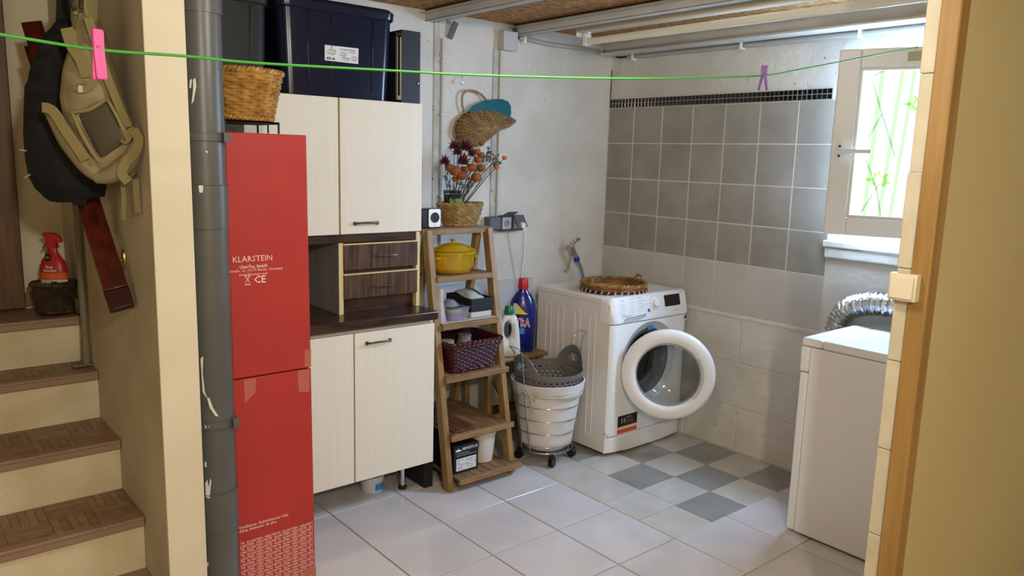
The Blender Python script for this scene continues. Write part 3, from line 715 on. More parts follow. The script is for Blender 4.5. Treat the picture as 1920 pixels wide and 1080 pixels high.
for k, (z, y0, y1, n) in enumerate(shelves):
    xa, xb = LX0+.030, LX1-.030
    if k >= 4 or k == 3: xb_f = LX1-.008; xa_f = LX0+.01
    else: xa_f, xb_f = xa, xb
    if k == 5: xb_f = LX1+.012; xa_f = LX0+.03
    fq = lad.p('front_rail', MB().box((xa_f if k else LX0-.012, y0-.011, z-.028), (xb_f if k else LX1+.004, y0+.009, z-.002)), teak, .003)
    if k in (3, 5): xa_s, xb_s = xa_f, xb_f
    else: xa_s, xb_s = xa, xb
    lad.p('back_rail', MB().box((xa, y1-.02, z-.032), (xb, y1, z-.012)), teak, .002)
    if k == 0:
        yy = [y0+.008+i*(y1-y0)/3 for i in range(4)]
        for i in range(3): lad.p('slat', MB().box((LX0-.01, yy[i]+.002, z-.014), (LX1+.003, yy[i+1]-.002, z)), teak, .002)
    else:
        w_ = (xb_s-xa_s)/n
        for i in range(n):
            x0_ = xa_s+i*w_+.002; x1_ = xa_s+(i+1)*w_-.002
            yb = y1 if fy(z) > 0 else y1
            ya = y0+.002
            if (x0_ < xa or x1_ > xb): yb = fy(z)-.028 ; 
            if x0_ >= xa-.02 and x1_ <= xb+.02 and yb < y1: yb = y1; x0_ = max(x0_, xa); x1_ = min(x1_, xb)
            if yb-ya < .02: continue
            lad.p('slat', MB().box((x0_, ya, z-.012), (x1_, yb, z)), teak_s, .0025)
# reddish slatted mat lying on the fifth tier
rm = T('slat_mat', 'dark reddish-brown slatted wooden mat lying on the left of the fifth tier', 'mat', (2.02, 2.85, .263))
for i in range(4):
    x0 = 1.962+i*.032
    rm.p('slat', MB().box((x0, 2.715+.004*i, .2632), (x0+.029, 3.06, .274)), redwood, .002)
# speaker on top
spk = T('speaker', 'small black cube speaker with a white front on the ladder shelf top', 'speaker', (1.985, 2.97, 1.172))
sx0, sx1 = 1.958, 2.028; sy0 = 2.937; sz0_ = 1.1735
spk.p('cabinet', MB().box((sx0-.03, sy0+.006, sz0_), (sx1-.002, sy0+.075, sz0_+.088)), black, .004)
fcn = MB(); cx_, cz_ = 1.993, sz0_+.046
spk.p('front_plate', MB().prism([Vector((x, sy0+.006, y)) for x, y in rect_pts(cx_, cz_, .032, .041, .009)], (0, -.006, 0)), plas_w, .001)
spk.p('cone', MB().lathe([(.024, -.001), (.0235, .002), (.019, .0015), (.012, .0005), (.006, .0015), (0, .003)], (cx_, sy0+.0, cz_+.002), 28, frame=(Vector((1,0,0)), Vector((0,0,1)), Vector((0,-1,0)))), blackm, sm=60)
spk.p('dot', MB().lathe([(.0025, 0), (0, .0015)], (cx_, sy0, cz_-.034), 10, frame=(Vector((1,0,0)), Vector((0,0,1)), Vector((0,-1,0)))), black)
# straw basket
sbk = T('wicker_basket', 'pale straw bowl-shaped basket holding dried flowers on the ladder shelf top', 'basket', (2.155, 3.01, 1.172))
basket(sbk, (2.190, 3.015, 1.178), .082, .055, .118, .078, .098, 9, 26, .0062, wick2, amp=.0038, rimr=.0055, rimtw=26, bulge=.004)
# wire candle-stand with glass, flowers
fc = Vector((2.145, 3.02, 1.195))
cd = T('wire_holder', 'round black wire holder standing inside the straw basket', 'holder', fc)
ctop = zrow(fc.x, fc.y, 358); r_ = .040
wi = MB(); wi.tube([fc+Vector((r_*math.cos(a), r_*math.sin(a), ctop-fc.z)) for a in (2*PI*i/24 for i in range(24))], .0022, 5, closed=True)
wi.tube([fc+Vector((r_*math.cos(a), r_*math.sin(a), ctop-fc.z-.008)) for a in (2*PI*i/24 for i in range(24))], .0018, 5, closed=True)
cd.p('hoops', wi, blackm)
for i in range(6):
    a = 2*PI*i/6; cd.p('wire', MB().cyl(fc+Vector((r_*math.cos(a), r_*math.sin(a), .001)), fc+Vector((r_*math.cos(a), r_*math.sin(a), ctop-fc.z)), .0022, n=6), blackm)
cd.p('black_panel', MB().lathe([(.037, .010), (.038, .125), (.036, .125), (.035, .012)], fc, 5), black, sm=20)
mo = MB(); random.seed(2)
for i in range(14):
    p = fc+Vector((random.uniform(-.025, .03), random.uniform(-.045, -.02), .085+random.random()*.02)); mo.lathe([(0, -.012), (.011, -.006), (.013, 0), (.009, .008), (0, .011)], p, 8)
cd.p('moss', mo, mat('moss_green', '4f6b2c', .9, col2='7f9a4a', scale=60), kind='stuff', sm=60)
# dried flower stems: one artificial bouquet
fl_ = T('dried_bouquet', 'bouquet of artificial dried flowers in burgundy, orange and green above the straw basket', 'flowers', fc+Vector((0, 0, .02)))
FYp = 3.0
def fp(px, py, dy=0): return at(px, py, 1, FYp+dy)
stem_m = mat('stem_olive', '3c3a22', .7); brg = mat('petal_burgundy', '4a1b1f', .7, col2='6b2a2c', scale=40); ong = mat('petal_orange', '95520f', .7, col2='6b340e', scale=25); org2 = mat('berry_orange', 'b5541c', .5); lfg = mat('leaf_dark_green', '2b3a24', .6)
heads = []
random.seed(11)
def stem(px, py, x0=None, dy=0):
    b_ = fc+Vector((random.uniform(-.03, .03), random.uniform(-.02, .02), .02)); e = fp(px, py, dy); mid = (b_+e)/2+Vector((random.uniform(-.01, .01), 0, .02))
    pts = [b_*(1-t)**2+mid*2*t*(1-t)+e*t*t for t in (i/7 for i in range(8))]
    fl_.p('stem', MB().tube(pts, .0015, 5), stem_m, sm=60)
    return e
def spiky(px, py, r, dy, n=26):
    e = stem(px, py, dy=dy); mb = MB()
    for i in range(n):
        z = 1-2*(i+.5)/n*.85; a = i*2.4; s_ = math.sqrt(max(0, 1-z*z)); d = Vector((s_*math.cos(a), s_*math.sin(a), z)); L_ = r*random.uniform(.7, 1.1)
        q = d.cross(Vector((.3, .2, 1))).normalized()*r*.13; q2 = d.cross(q).normalized()*r*.06
        mb.add([e+q, e+q2, e-q, e-q2, e+d*L_+q*.0, e+d*L_*.5+q*1.2, e+d*L_*.5-q*1.2], [(0,1,5),(1,2,6),(2,3,6),(3,0,5),(5,1,6),(5,6,3),(5,6,4)])
    fl_.p('flower_head', mb, brg, sm=0)
for a in ((852, 274, .040, 0), (874, 276, .046, -.01), (868, 302, .046, -.02), (834, 303, .036, -.01), (858, 285, .036, .02), (884, 288, .030, 0)): spiky(*a, n=44)
def puff(px, py, r, dy, m=ong):
    r = r*1.12
    e = stem(px, py, dy=dy); mb = MB(); n = 14
    for j in range(5):
        sc_ = 1-j*.14; a0 = j*1.3
        pr_ = [(0, -.5*r*sc_), (.6*r*sc_, -.42*r*sc_), (r*sc_*.95, -.05*r), (r*sc_*.9, .3*r*sc_), (r*sc_*.55, .52*r*sc_), (0, .6*r*sc_)]
    mb.lathe(pr_ and [(0, -.85*r), (.6*r, -.68*r), (.98*r, -.15*r), (1.0*r, .3*r), (.7*r, .75*r), (.35*r, .72*r), (0, .45*r)], e, 10, sx=1.05, sy=.9)
    fl_.p('flower_head', mb, m, sm=20)
for a in ((853, 320, .026, -.01), (866, 329, .024, -.02), (843, 315, .020, 0), (893, 333, .023, -.02), (902, 315, .020, -.01), (885, 314, .021, 0), (896, 300, .018, -.01), (902, 291, .017, 0), (895, 284, .015, 0), (903, 269, .013, 0), (853, 336, .014, 0), (872, 318, .018, .01)): puff(*a)
for a in ((946, 296, .011), (931, 313, .012), (921, 297, .008)):
    puff(a[0], a[1], a[2], 0, org2)
for px, py in ((916, 283), (935, 302), (909, 300), (921, 288), (878, 340), (838, 330), (842, 345), (925, 305), (928, 300), (913, 290), (917, 297), (905, 293), (932, 296), (868, 345)):
    e = fp(px, py); stem(px, py); mb = MB()
    for i in range(4):
        a = random.uniform(0, 2*PI); d = Vector((math.cos(a), random.uniform(-.3, .3), math.sin(a))).normalized(); q = d.cross(Vector((0, 1, 0))).normalized()*.006
        mb.add([e, e+d*.012+q, e+d*.026, e+d*.012-q], [(0,1,2,3)])
    fl_.p('leaf_cluster', mb, lfg, sm=0)
fl_.p('leaf_cluster', MB().tube([fc+Vector((-.03, 0, .05)), fp(838, 350), fp(833, 330)], .0012, 4), lfg)
# wall basket with the teal plate
fbk = T('hanging_basket', 'tan wicker shell-shaped basket with a looped handle hanging on the back wall', 'basket', (2.51, 3.22, 1.58))
Cb = Vector((2.50, 3.19, 1.60))
def hb_(t, k):    # fan of ribs
    return None
fan_c = at(893, 247, 1, 3.16)
outl = [(862,276),(852,255),(851,240),(857,225),(870,213),(890,206),(912,205),(935,211),(955,220),(966,227),(955,236),(935,243),(925,251),(912,262),(899,272),(880,278)]
O = [at(x, y, 1, 3.225) for x, y in outl]; no = len(O)
def fan(k, i, e=0):    # k 0 centre .. 1 rim; bulges into the room
    a = O[i % no]; c_ = fan_c; p = Vector((c_.x+(a.x-c_.x)*k, 0, c_.z+(a.z-c_.z)*k)); p.y = 3.225-.085*(1-k*k)**.6-e; return p
def fan_f(t, k):
    x = t*no; i = int(x); f = x-i; p = fan(k, i)*(1-f)+fan(k, i+1)*f; c_ = Vector((fan_c.x, 3.3, fan_c.z)); return p, (p-c_).normalized()
mb = MB(); ks = [.12+.88*i/15 for i in range(16)]
for ri, k in enumerate(ks):
    pts = []; N_ = 64
    for i in range(N_):
        p, o = fan_f(i/N_, k); pts.append(p+o*.003*math.cos(PI*i/1+PI*ri))
    mb.tube(pts, .0030, 4, closed=True)
fbk.p('woven_side', mb, wick3, sm=60)
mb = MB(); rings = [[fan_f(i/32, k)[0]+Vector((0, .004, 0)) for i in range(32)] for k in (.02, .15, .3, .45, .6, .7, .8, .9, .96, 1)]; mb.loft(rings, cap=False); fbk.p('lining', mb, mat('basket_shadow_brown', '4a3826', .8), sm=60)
mb = MB()
for i in range(32): mb.tube([fan_f((i+.25)/32, k)[0]-Vector((0, .004, 0)) for k in (.05, .2, .35, .5, .65, .8, .9, 1)], .0026, 4)
fbk.p('ribs', mb, wick3, sm=60, kind='stuff')
mb = MB(); pr2 = []
for s_ in range(2):
    mb.tube([fan_f(i/120, 1)[0]+Vector((.004*math.cos(i*.9+PI*s_), -.004, .004*math.sin(i*.9+PI*s_))) for i in range(120)], .0045, 5, closed=True)
fbk.p('rim', mb, wick3, sm=60)
hd = [at(x, y, 1, 3.215) for x, y in ((872,212),(867,198),(866,182),(870,173),(880,169),(892,171),(903,177),(912,187))]
mb = MB()
for s_ in range(2):
    pts = []
    for i in range(57):
        t = i/8; j = min(int(t), 6); f = t-j; p = hd[j]*(1-f)+hd[j+1]*f; pts.append(p+Vector((.003*math.cos(i*.8+PI*s_), 0, .003*math.sin(i*.8+PI*s_))))
    mb.tube(pts, .0038, 5)
fbk.p('handle', mb, wick2, sm=60)
tp = [at(x, y, 1, 3.21) for x, y in ((876,210),(888,198),(905,190),(925,186),(942,186),(953,190),(958,198),(959,212),(956,222),(930,222),(900,220))]
thing('plastic_plate', MB().prism(tp, (0, .006, 0)), teal, 'teal plastic plate tucked behind the tan wicker basket on the wall', 'plate', bevel=.002)
# yellow casserole
ys_ = .9635; yc = (2.095, 2.935)
cs = T('casserole', 'yellow glazed oval casserole dish with lid on the second tier of the ladder shelf', 'casserole', (*yc, ys_))
RX, RY = .112, .082
cs.p('dish', MB().lathe([(.08, 0), (.105*.85, .003), (.112*.93, .03), (.112*.98, .085), (.112*1.06, .09), (.112*1.08, .1), (.112*1.02, .103)], (*yc, ys_), 40, sx=RX/.112, sy=RY/.112), yel, sm=50)
ld_ = cs.p('lid', MB().lathe([(.1*1.08, .103), (.11*1.08, .106), (.1*1.02, .113), (.075, .128), (.045, .136), (.016, .140), (.0, .141)], (*yc, ys_), 40, sx=RX/.112, sy=RY/.112), yel, sm=50)
cs.p('lid_knob', MB().lathe([(.010, .138), (.009, .146), (.015, .152), (.013, .157), (0, .158)], (*yc, ys_), 18), yel, under=ld_, sm=50)
for s_ in (-1, 1):
    c_ = Vector((yc[0]+s_*RX*.97, yc[1]-.012, ys_+.078))
    cs.p('side_handle', MB().tube([c_+Vector((s_*(-.012+.022*math.sin(a)), -.026*math.cos(a), -.004)) for a in (PI*i/10 for i in range(11))], .008, 8), yel, sm=60)
# third tier
z3 = .7535
thing('shelf_liner', MB().box((1.957, 2.818, .7523), (2.272, 3.05, .7538)), mat('liner_white', 'b9b6ae', .4), 'thin white liner sheet lying on the third tier', 'liner')
z3 = .7542
def crumple(name, label, cat, c, rx, ry, h, m, seed, mat2=None, taper=.85):
    random.seed(seed); rings = []; n = 20
    for k in range(9):
        t = k/8; rr = (1-.12*math.sin(PI*t))*(1-(1-taper)*t); ring = []
        for i in range(n):
            a = 2*PI*i/n; w_ = 1+random.uniform(-.13, .13); ring.append(Vector((c[0]+rx*rr*w_*math.cos(a), c[1]+ry*rr*w_*math.sin(a), c[2]+h*t+random.uniform(-.004, .004)*(0 < k < 8))))
        rings.append(ring)
    return thing(name, MB().loft(rings), m, label, cat, sm=50)
crumple('paper_bag', 'crumpled white plastic and paper bag at the left end of the third tier', 'bag', (1.972, 2.865, z3), .030, .035, .155, mat('paper_bag', 'b9b0ab', .5, col2='938a86', scale=9, bump=.004, bscale=30), 4, taper=.55)
ct = T('plastic_container', 'clear plastic container of purple and green bits on the third tier', 'container', (2.068, 2.885, z3))
clp = mat('clear_plastic', 'a9a3ac', .15, alpha=.45)
cc = (2.066, 2.885); rg = [[Vector((x, y, z3+z)) for x, y in rect_pts(cc[0], cc[1], .058+d, .055+d, .012, 3)] for z, d in ((.001, -.008), (.055, 0), (.058, .004), (.061, 0))]
ct.p('container_wall', MB().loft(rg, cap=False), clp, sm=40)
ct.p('container_base', MB().box((cc[0]-.048, cc[1]-.045, z3+.001), (cc[0]+.048, cc[1]+.045, z3+.003)), clp)
random.seed(9)
for nme, hx, zz, hh_ in (('purple_cloth', '6d4a8c', .004, .03), ('green_sponge', '8fae4c', .034, .016), ('dark_cloth', '1d3836', .046, .014)):
    rings = []
    for k in range(4):
        rings.append([Vector((cc[0]+(.044-.006*(k == 3))*(1+random.uniform(-.08, .05))*math.cos(a)*(1 if nme[0] == 'p' else .8), cc[1]-.002+.040*(1+random.uniform(-.08, .05))*math.sin(a), z3+zz+hh_*k/3)) for a in (2*PI*i/16 for i in range(16))])
    ct.p(nme, MB().loft(rings), mat(nme, hx, .8), sm=60)
rings = []
for k in range(5):
    rings.append([Vector((cc[0]-.012+(.052-.008*k)*(1+random.uniform(-.1, .1))*math.cos(a), cc[1]+.012+.038*(1-.12*k)*math.sin(a), z3+.060+.007*k+random.uniform(-.002, .002))) for a in (2*PI*i/16 for i in range(16))])
ct.p('plastic_bag', MB().loft(rings), mat('smoky_bag', '77747a', .3, bump=.003, bscale=40), sm=50)
wb = T('box', 'flat white box beneath the black open box on the third tier', 'box', (2.20, 2.90, z3))
wb.p('box_body', MB().box((2.140, 2.845, z3), (2.262, 3.04, z3+.028)), mat('white_card', 'b8b4a4', .6), .004)
bbx = T('open_box', 'black open cardboard box on the right of the third tier', 'box', (2.20, 2.9, z3+.029))
zb = z3+.0288; bb = MB(); X0, X1, Y0, Y1, H_ = 2.138, 2.265, 2.842, 3.045, .062
bb.box((X0, Y0, zb), (X1, Y1, zb+.002)); bb.box((X0, Y0, zb+.002), (X1, Y0+.003, zb+H_)); bb.box((X0, Y1-.003, zb+.002), (X1, Y1, zb+H_)); bb.box((X0, Y0+.003, zb+.002), (X0+.003, Y1-.003, zb+H_)); bb.box((X1-.003, Y0+.003, zb+.002), (X1, Y1-.003, zb+H_))
bbx.p('box_body', bb, blackm)
pk = T('wipes_packet', 'white and green packet lying slanted in the black open box', 'packet', (2.21, 2.93, zb+.004))
rings = []
ctr = Vector((2.202, 2.94, zb+.062)); ax = Vector((.15, 1, .12)).normalized(); wd = Vector((1, -.15, 0)).normalized(); up_ = wd.cross(ax).normalized()
for k in range(7):
    t = k/6; L_ = -.085+.17*t; s_ = math.sin(PI*t)**.4 if 0 < t < 1 else .15
    rings.append([ctr+ax*L_+wd*.044*math.cos(a)+up_*.022*s_*math.sin(a) for a in (2*PI*i/14 for i in range(14))])
pk.p('pouch', MB().loft(rings), mat('pouch_white', 'c6cbc4', .3, col2='a9b0a8', scale=20), sm=50)
pk.p('green_edge', MB().tube([r[2]+Vector((0, 0, .002)) for r in rings[1:]], .005, 6), green, sm=60)
# burgundy basket on fourth tier
z4 = .5235
bb = T('burgundy_basket', 'burgundy rectangular wicker basket on the fourth tier of the ladder shelf', 'basket', (2.10, 2.88, z4))
bc = (2.112, 2.872)
def rf(t, k):
    hx = .118+(.152-.118)*k; hy = .090+(.118-.09)*k
    P = rect_pts(bc[0], bc[1], hx, hy, .02, 3); n_ = len(P)
    # arc-length param
    Ls = [0]
    for i in range(n_): a, b = P[i], P[(i+1) % n_]; Ls.append(Ls[-1]+math.hypot(b[0]-a[0], b[1]-a[1]))
    s_ = t*Ls[-1]; j = 0
    while j < n_-1 and Ls[j+1] < s_: j += 1
    f = (s_-Ls[j])/max(1e-6, Ls[j+1]-Ls[j]); a, b = P[j], P[(j+1) % n_]
    p = Vector((a[0]+(b[0]-a[0])*f, a[1]+(b[1]-a[1])*f, z4+.006+.135*k)); tn_ = Vector((b[0]-a[0], b[1]-a[1], 0)).normalized(); return p, Vector((tn_.y, -tn_.x, 0))
mb = MB(); weave(mb, rf, [(i+.5)/14 for i in range(14)], 44, .0048, .003); bb.p('woven_side', mb, wick_r, sm=60)
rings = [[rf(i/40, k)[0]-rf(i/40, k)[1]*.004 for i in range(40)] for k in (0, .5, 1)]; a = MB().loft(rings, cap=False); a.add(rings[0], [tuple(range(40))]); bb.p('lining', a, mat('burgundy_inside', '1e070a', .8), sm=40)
for kk in (1.0, .9, .02): mb = MB(); rope(mb, rf, kk, .0055, 40, N=200); bb.p('rim', mb, wick_r, sm=60)
random.seed(5)
crumple('cleaning_cloth', 'beige crumpled cloth in the burgundy basket', 'cloth', (2.02, 2.87, z4+.05), .06, .05, .085, mat('cloth_beige', '8d8467', .8, col2='a89e52', scale=15), 12, taper=.6)
crumple('clear_bag', 'crumpled clear plastic bag in the burgundy basket', 'bag', (2.13, 2.88, z4+.05), .05, .05, .10, mat('bag_clear', '8c7d7c', .25, col2='5d5052', scale=18, bump=.003, bscale=40), 15, taper=.6)
# shoebox and pot on the sixth tier
z6 = .0668
sh = T('shoe_box', 'black shoe box with white print and label on the lowest tier', 'box', (2.03, 2.86, z6))
q0 = 2.72; sx0_, sx1_ = 1.966, 2.103; szt = z6+.132
sh.p('box_body', MB().box((sx0_, q0, z6+.0005), (sx1_, 3.02, szt-.03)), blackm, .001)
sh.p('lid', MB().box((sx0_-.002, q0-.002, szt-.03), (sx1_+.002, 3.022, szt)), blackm, .001)
sh.p('size_label', MB().prism([Vector((sx0_+.012, q0-.0003, z6+.012)), Vector((sx1_-.012, q0-.0003, z6+.012)), Vector((sx1_-.012, q0-.0003, z6+.070)), Vector((sx0_+.012, q0-.0003, z6+.070))], (0, -.0006, 0)), label_p, sm=0)
ik = MB(); q = text_mb('MEPHISTO M', .0195, (sx0_+.043, q0-.0026, szt-.024), (1,0,0), (0,0,1), bold=.0003, sx=.78); ik.add(q.v, q.f)
q = text_mb('SCHUHE CHAUSSURES', .0068, (sx0_+.014, q0-.0005, szt-.040), (1,0,0), (0,0,1)); ik.add(q.v, q.f)
q = text_mb('THE WORLD\'S FINEST WALKING SHOES', .0062, (sx0_+.014, q0-.0005, szt-.050), (1,0,0), (0,0,1)); ik.add(q.v, q.f)
b0 = Vector((sx0_+.006, q0-.0026, szt-.026))
ik.add([b0+Vector((x, 0, z)) for x, z in ((0,0),(.032,0),(.033,.005),(.024,.007),(.018,.013),(.012,.012),(.006,.008),(0,.009))], [tuple(range(8))])
sh.p('printed_lettering', ik, mat('ink_white', 'd8d8d8', .6), sm=0)
ik = MB(); random.seed(3)
for i in range(7):
    z = z6+.063-i*.0068; x = sx0_+.018
    while x < sx1_-.035:
        w_ = random.uniform(.005, .016)
        if random.random() < .7: ik.add([(x, q0-.0012, z-.0028), (x+w_, q0-.0012, z-.0028), (x+w_, q0-.0012, z), (x, q0-.0012, z)], [(0,1,2,3)])
        x += w_+.003
for i in range(10): ik.add([(sx1_-.022, q0-.0012, z6+.035+i*.003), (sx1_-.015, q0-.0012, z6+.035+i*.003), (sx1_-.015, q0-.0012, z6+.0365+i*.003), (sx1_-.022, q0-.0012, z6+.0365+i*.003)], [(0,1,2,3)])
sh.p('label_print', ik, mat('label_ink', '6d6d78', .7), sm=0)
thing('plant_pot', MB().lathe([(.050, 0), (.054, .002), (.068, .135), (.072, .137), (.072, .150), (.067, .150), (.064, .12), (.050, .01)], (2.182, 2.80, z6+.0005), 36), mat('pot_white', 'cbc6bc', .45), 'white tapered plant pot beside the shoe box on the lowest tier', 'pot', sm=40)
s2 = T('shoe_box', 'dark shoe box on the floor in the gap between cabinet and ladder shelf', 'box', (1.89, 2.95, 0))
s2.p('box_body', MB().box((1.858, 2.80, .001), (1.905, 3.08, .2)), blackm, .002)
q = text_mb('M', .03, (1.868, 2.7995, .155), (1,0,0), (0,0,1), bold=.0004); s2.p('printed_lettering', q, mat('ink_white', 'd8d8d8', .6), sm=0)
# ---- low wooden bench behind and the bottles
bn = T('wooden_bench', 'low brown wooden bench against the back wall behind the ladder shelf and laundry basket', 'bench', (2.55, 3.08, 0))
bn.p('seat', MB().box((2.33, 2.95, .468), (2.735, 3.2, .49)), teak, .006)
for x in (2.36, 2.70):
    for y in (2.98, 3.17): bn.p('leg', MB().bar((x, y, .001), (x, y, .468), .03, .03), teak_v, .002)
bn.p('stretcher', MB().box((2.36, 2.975, .2), (2.70, 2.99, .24)), mat('dark_stretcher', '4a2e1c', .6)); bn.p('stretcher', MB().bar((2.37, 3.0, .45), (2.5, 3.0, .22), .02, .03), teak_v)
zb = .4905
def bottle(name, label, c, prof, m, sx=1, sy=1, rot=0, n=32):
    U = Vector((math.cos(rot), math.sin(rot), 0)); V = Vector((-math.sin(rot), math.cos(rot), 0))
    t = T(name, label, 'bottle', (*c, zb)); t.p('bottle_body', MB().lathe(prof, (*c, zb), n, sx, sy, (U, V, Vector((0,0,1)))), m, sm=50); return t, U, V
vr = math.radians(-38)
b1, U, V = bottle('detergent_bottle', 'large blue laundry detergent bottle with a red cap on the wooden bench', (2.625, 3.04), [(.050, 0), (.062, .004), (.066, .03), (.070, .12), (.074, .19), (.072, .23), (.06, .275), (.042, .305), (.024, .325), (.022, .34)], blue, 1.0, .62, vr)
c1 = Vector((2.625, 3.04, zb))
b1.p('cap', MB().lathe([(.028, .335), (.029, .339), (.025, .385), (.022, .39), (0, .39)], c1, 24), red, sm=40)
fv = Vector((math.sin(vr), -math.cos(vr), 0))
def onb(a, h, r=.062): return c1+U*a+fv*(math.sqrt(max(0, 1-(a/.074)**2))*.0456+.0012)+Vector((0,0,h))
def curved(ths, pts, m, name, parentT=b1):
    # grid patch
    pass
def patch(fn, a0, a1, h0, h1, n=8, cut=None):
    mb = MB(); vs = []; m_ = 6
    for j in range(m_+1):
        h = h0+(h1-h0)*j/m_
        for i in range(n+1):
            lo_a, hi_a = (a0, a1) if cut is None else cut(j/m_)
            vs.append(fn(lo_a+(hi_a-lo_a)*i/n, h))
    mb.add(vs, [(j*(n+1)+i, j*(n+1)+i+1, (j+1)*(n+1)+i+1, (j+1)*(n+1)+i) for j in range(m_) for i in range(n)]); return mb
b1.p('label_white', patch(onb, -.06, -.028, .205, .262, cut=lambda t: (-.060+.012*t, -.026-.012*t*t)), label_p, sm=60)
b1.p('label_yellow', patch(onb, -.03, .03, .205, .262, cut=lambda t: (-.026-.012*t*t, .030-.062*t**.7)), yell, sm=60)
q = text_mb('X-TRA', .062, (0,0,0), (1,0,0), (0,1,0), 'CENTER', bold=.003, sx=.8); 
wv_ = MB(); wv_.add([onb(-.020+v_[0]*.8, .140+v_[1])+fv*.0005 for v_ in q.v], q.f); b1.p('brand_outline', wv_, label_p, sm=0)
q = text_mb('X-TRA', .062, (0,0,0), (1,0,0), (0,1,0), 'CENTER', bold=.0, sx=.8)
wv_ = MB(); wv_.add([onb(-.020+v_[0]*.8, .140+v_[1])+fv*.0012 for v_ in q.v], q.f); b1.p('brand_lettering', wv_, red, sm=0)
b1.p('label_blue', patch(onb, -.05, .01, .10, .132), bl_ink, sm=60)
# white bottle with green cap, hollow handle
c2 = (2.495, 2.985)
t2 = T('detergent_bottle', 'white laundry detergent bottle with green cap and hollow handle on the wooden bench', 'bottle', (*c2, zb))
ov = [(-.048, 0), (-.052, .01), (-.050, .14), (-.046, .19), (-.034, .212), (-.020, .22), (.020, .22), (.032, .210), (.042, .18), (.052, .10), (.056, .03), (.052, 0)]
hole = [(-.005+.020*math.cos(a)-.006, .140+.043*math.sin(a)) for a in (2*PI*i/24 for i in range(24))]
Uw = Vector((math.cos(vr), math.sin(vr), 0)); Fw = Vector((math.sin(vr), -math.cos(vr), 0)); cc2 = Vector((*c2, zb))
import bmesh
def plate_hole(outer, inner, th):
    # ring resample outer to match inner count by angle from hole centre
    cx = sum(p[0] for p in inner)/len(inner); cy = sum(p[1] for p in inner)/len(inner); out = []
    for p in inner:
        dx, dy = p[0]-cx, p[1]-cy; best = None
        for i in range(len(outer)):
            a, b = outer[i], outer[(i+1) % len(outer)]; ex, ey = b[0]-a[0], b[1]-a[1]; den = dx*ey-dy*ex
            if abs(den) < 1e-12: continue
            t = ((a[0]-cx)*ey-(a[1]-cy)*ex)/den; s = ((a[0]-cx)*dy-(a[1]-cy)*dx)/den
            if t > 0 and -1e-6 <= s <= 1+1e-6 and (best is None or t < best): best = t
        out.append((cx+dx*best, cy+dy*best))
    return out
# add outer corners by using more samples
hole = [(-.011+.020*math.cos(a), .140+.043*math.sin(a)) for a in (2*PI*i/72 for i in range(72))]
outp = plate_hole(ov, hole, 0); n_ = len(hole); mb = MB(); vs = []
for (off, ins) in ((-.030, .010), (-.022, 0), (.022, 0), (.030, .010)):
    for (ox, oy), (hx, hy) in zip(outp, hole):
        d = math.hypot(ox-hx, oy-hy); k = min(.45, ins/d)
        vs.append(cc2+Uw*(ox+(hx-ox)*k)+Fw*off+Vector((0,0,oy+(hy-oy)*k)))
for (off, ins) in ((.030, .012), (.016, 0), (-.016, 0), (-.030, .012)):
    for (ox, oy), (hx, hy) in zip(outp, hole):
        d = math.hypot(ox-hx, oy-hy); k = min(.45, ins/d)
        vs.append(cc2+Uw*(hx+(ox-hx)*k*.8)+Fw*off+Vector((0,0,hy+(oy-hy)*k*.8)))
R_ = 8
mb.add(vs, [(r*n_+i, r*n_+(i+1) % n_, ((r+1) % R_)*n_+(i+1) % n_, ((r+1) % R_)*n_+i) for r in range(R_) for i in range(n_)])
t2.p('bottle_body', mb, mat('bottle_white', 'd4d4cc', .35), sm=60)
t2.p('cap', MB().lathe([(.021, .218), (.026, .222), (.026, .234), (.021, .262), (.018, .265), (0, .265)], cc2-Uw*.006, 24), green, sm=40)
# white tall bottle / board end and small bottle behind the ladder leg
mb = MB(); cxx = (2.432, 2.93)
thing('ironing_sleeve', MB().lathe([(.020, 0), (.026, .01), (.026, .13), (.022, .2), (.014, .255), (0, .27)], (2.415, 2.985, zb), 24, sx=.9, sy=.8), mat('bottle_lilac', 'c9c9d2', .4), 'tall narrow white pointed bottle beside the ladder shelf leg', 'bottle', sm=50)
b3 = T('small_bottle', 'small grey bottle with a red band half hidden behind the white pointed bottle', 'bottle', (2.448, 3.05, zb))
b3.p('bottle_body', MB().lathe([(.022, 0), (.022, .085), (.012, .1), (.012, .12)], (2.448, 3.05, zb), 20), mat('bottle_grey', '9aa0ac', .4), sm=40)
b3.p('red_band', MB().lathe([(.0225, .02), (.0225, .045)], (2.448, 3.05, zb), 20), red)
# leaning white board
thing('leaning_board', MB().box((1.94, 3.215, .3), (2.845, 3.228, .842)), mat('board_white', 'b9b7b4', .6), 'flat pale board propped on the bench against the back wall behind the ladder shelf', 'board')
# hoses behind the washing machine
mb = MB(); hp = [(2.80, 3.215, .02), (2.79, 3.19, .2), (2.78, 3.17, .45), (2.80, 3.16, .62), (2.87, 3.18, .72)]
def smooth(pts, n=10):
    P = [Vector(p) for p in pts]; P = [P[0]*2-P[1]]+P+[P[-1]*2-P[-2]]; out = []
    for i in range(1, len(P)-2):
        for k in range(n):
            t = k/n; a, b, c, d = P[i-1], P[i], P[i+1], P[i+2]
            out.append(.5*((2*b)+(c-a)*t+(2*a-5*b+4*c-d)*t*t+(-a+3*b-3*c+d)*t**3))
    return out+[P[-2]]
thing('drain_hose', MB().tube(smooth(hp), .011, 8), lgrey, 'grey drain hose rising behind the left side of the washing machine', 'hose', sm=60)
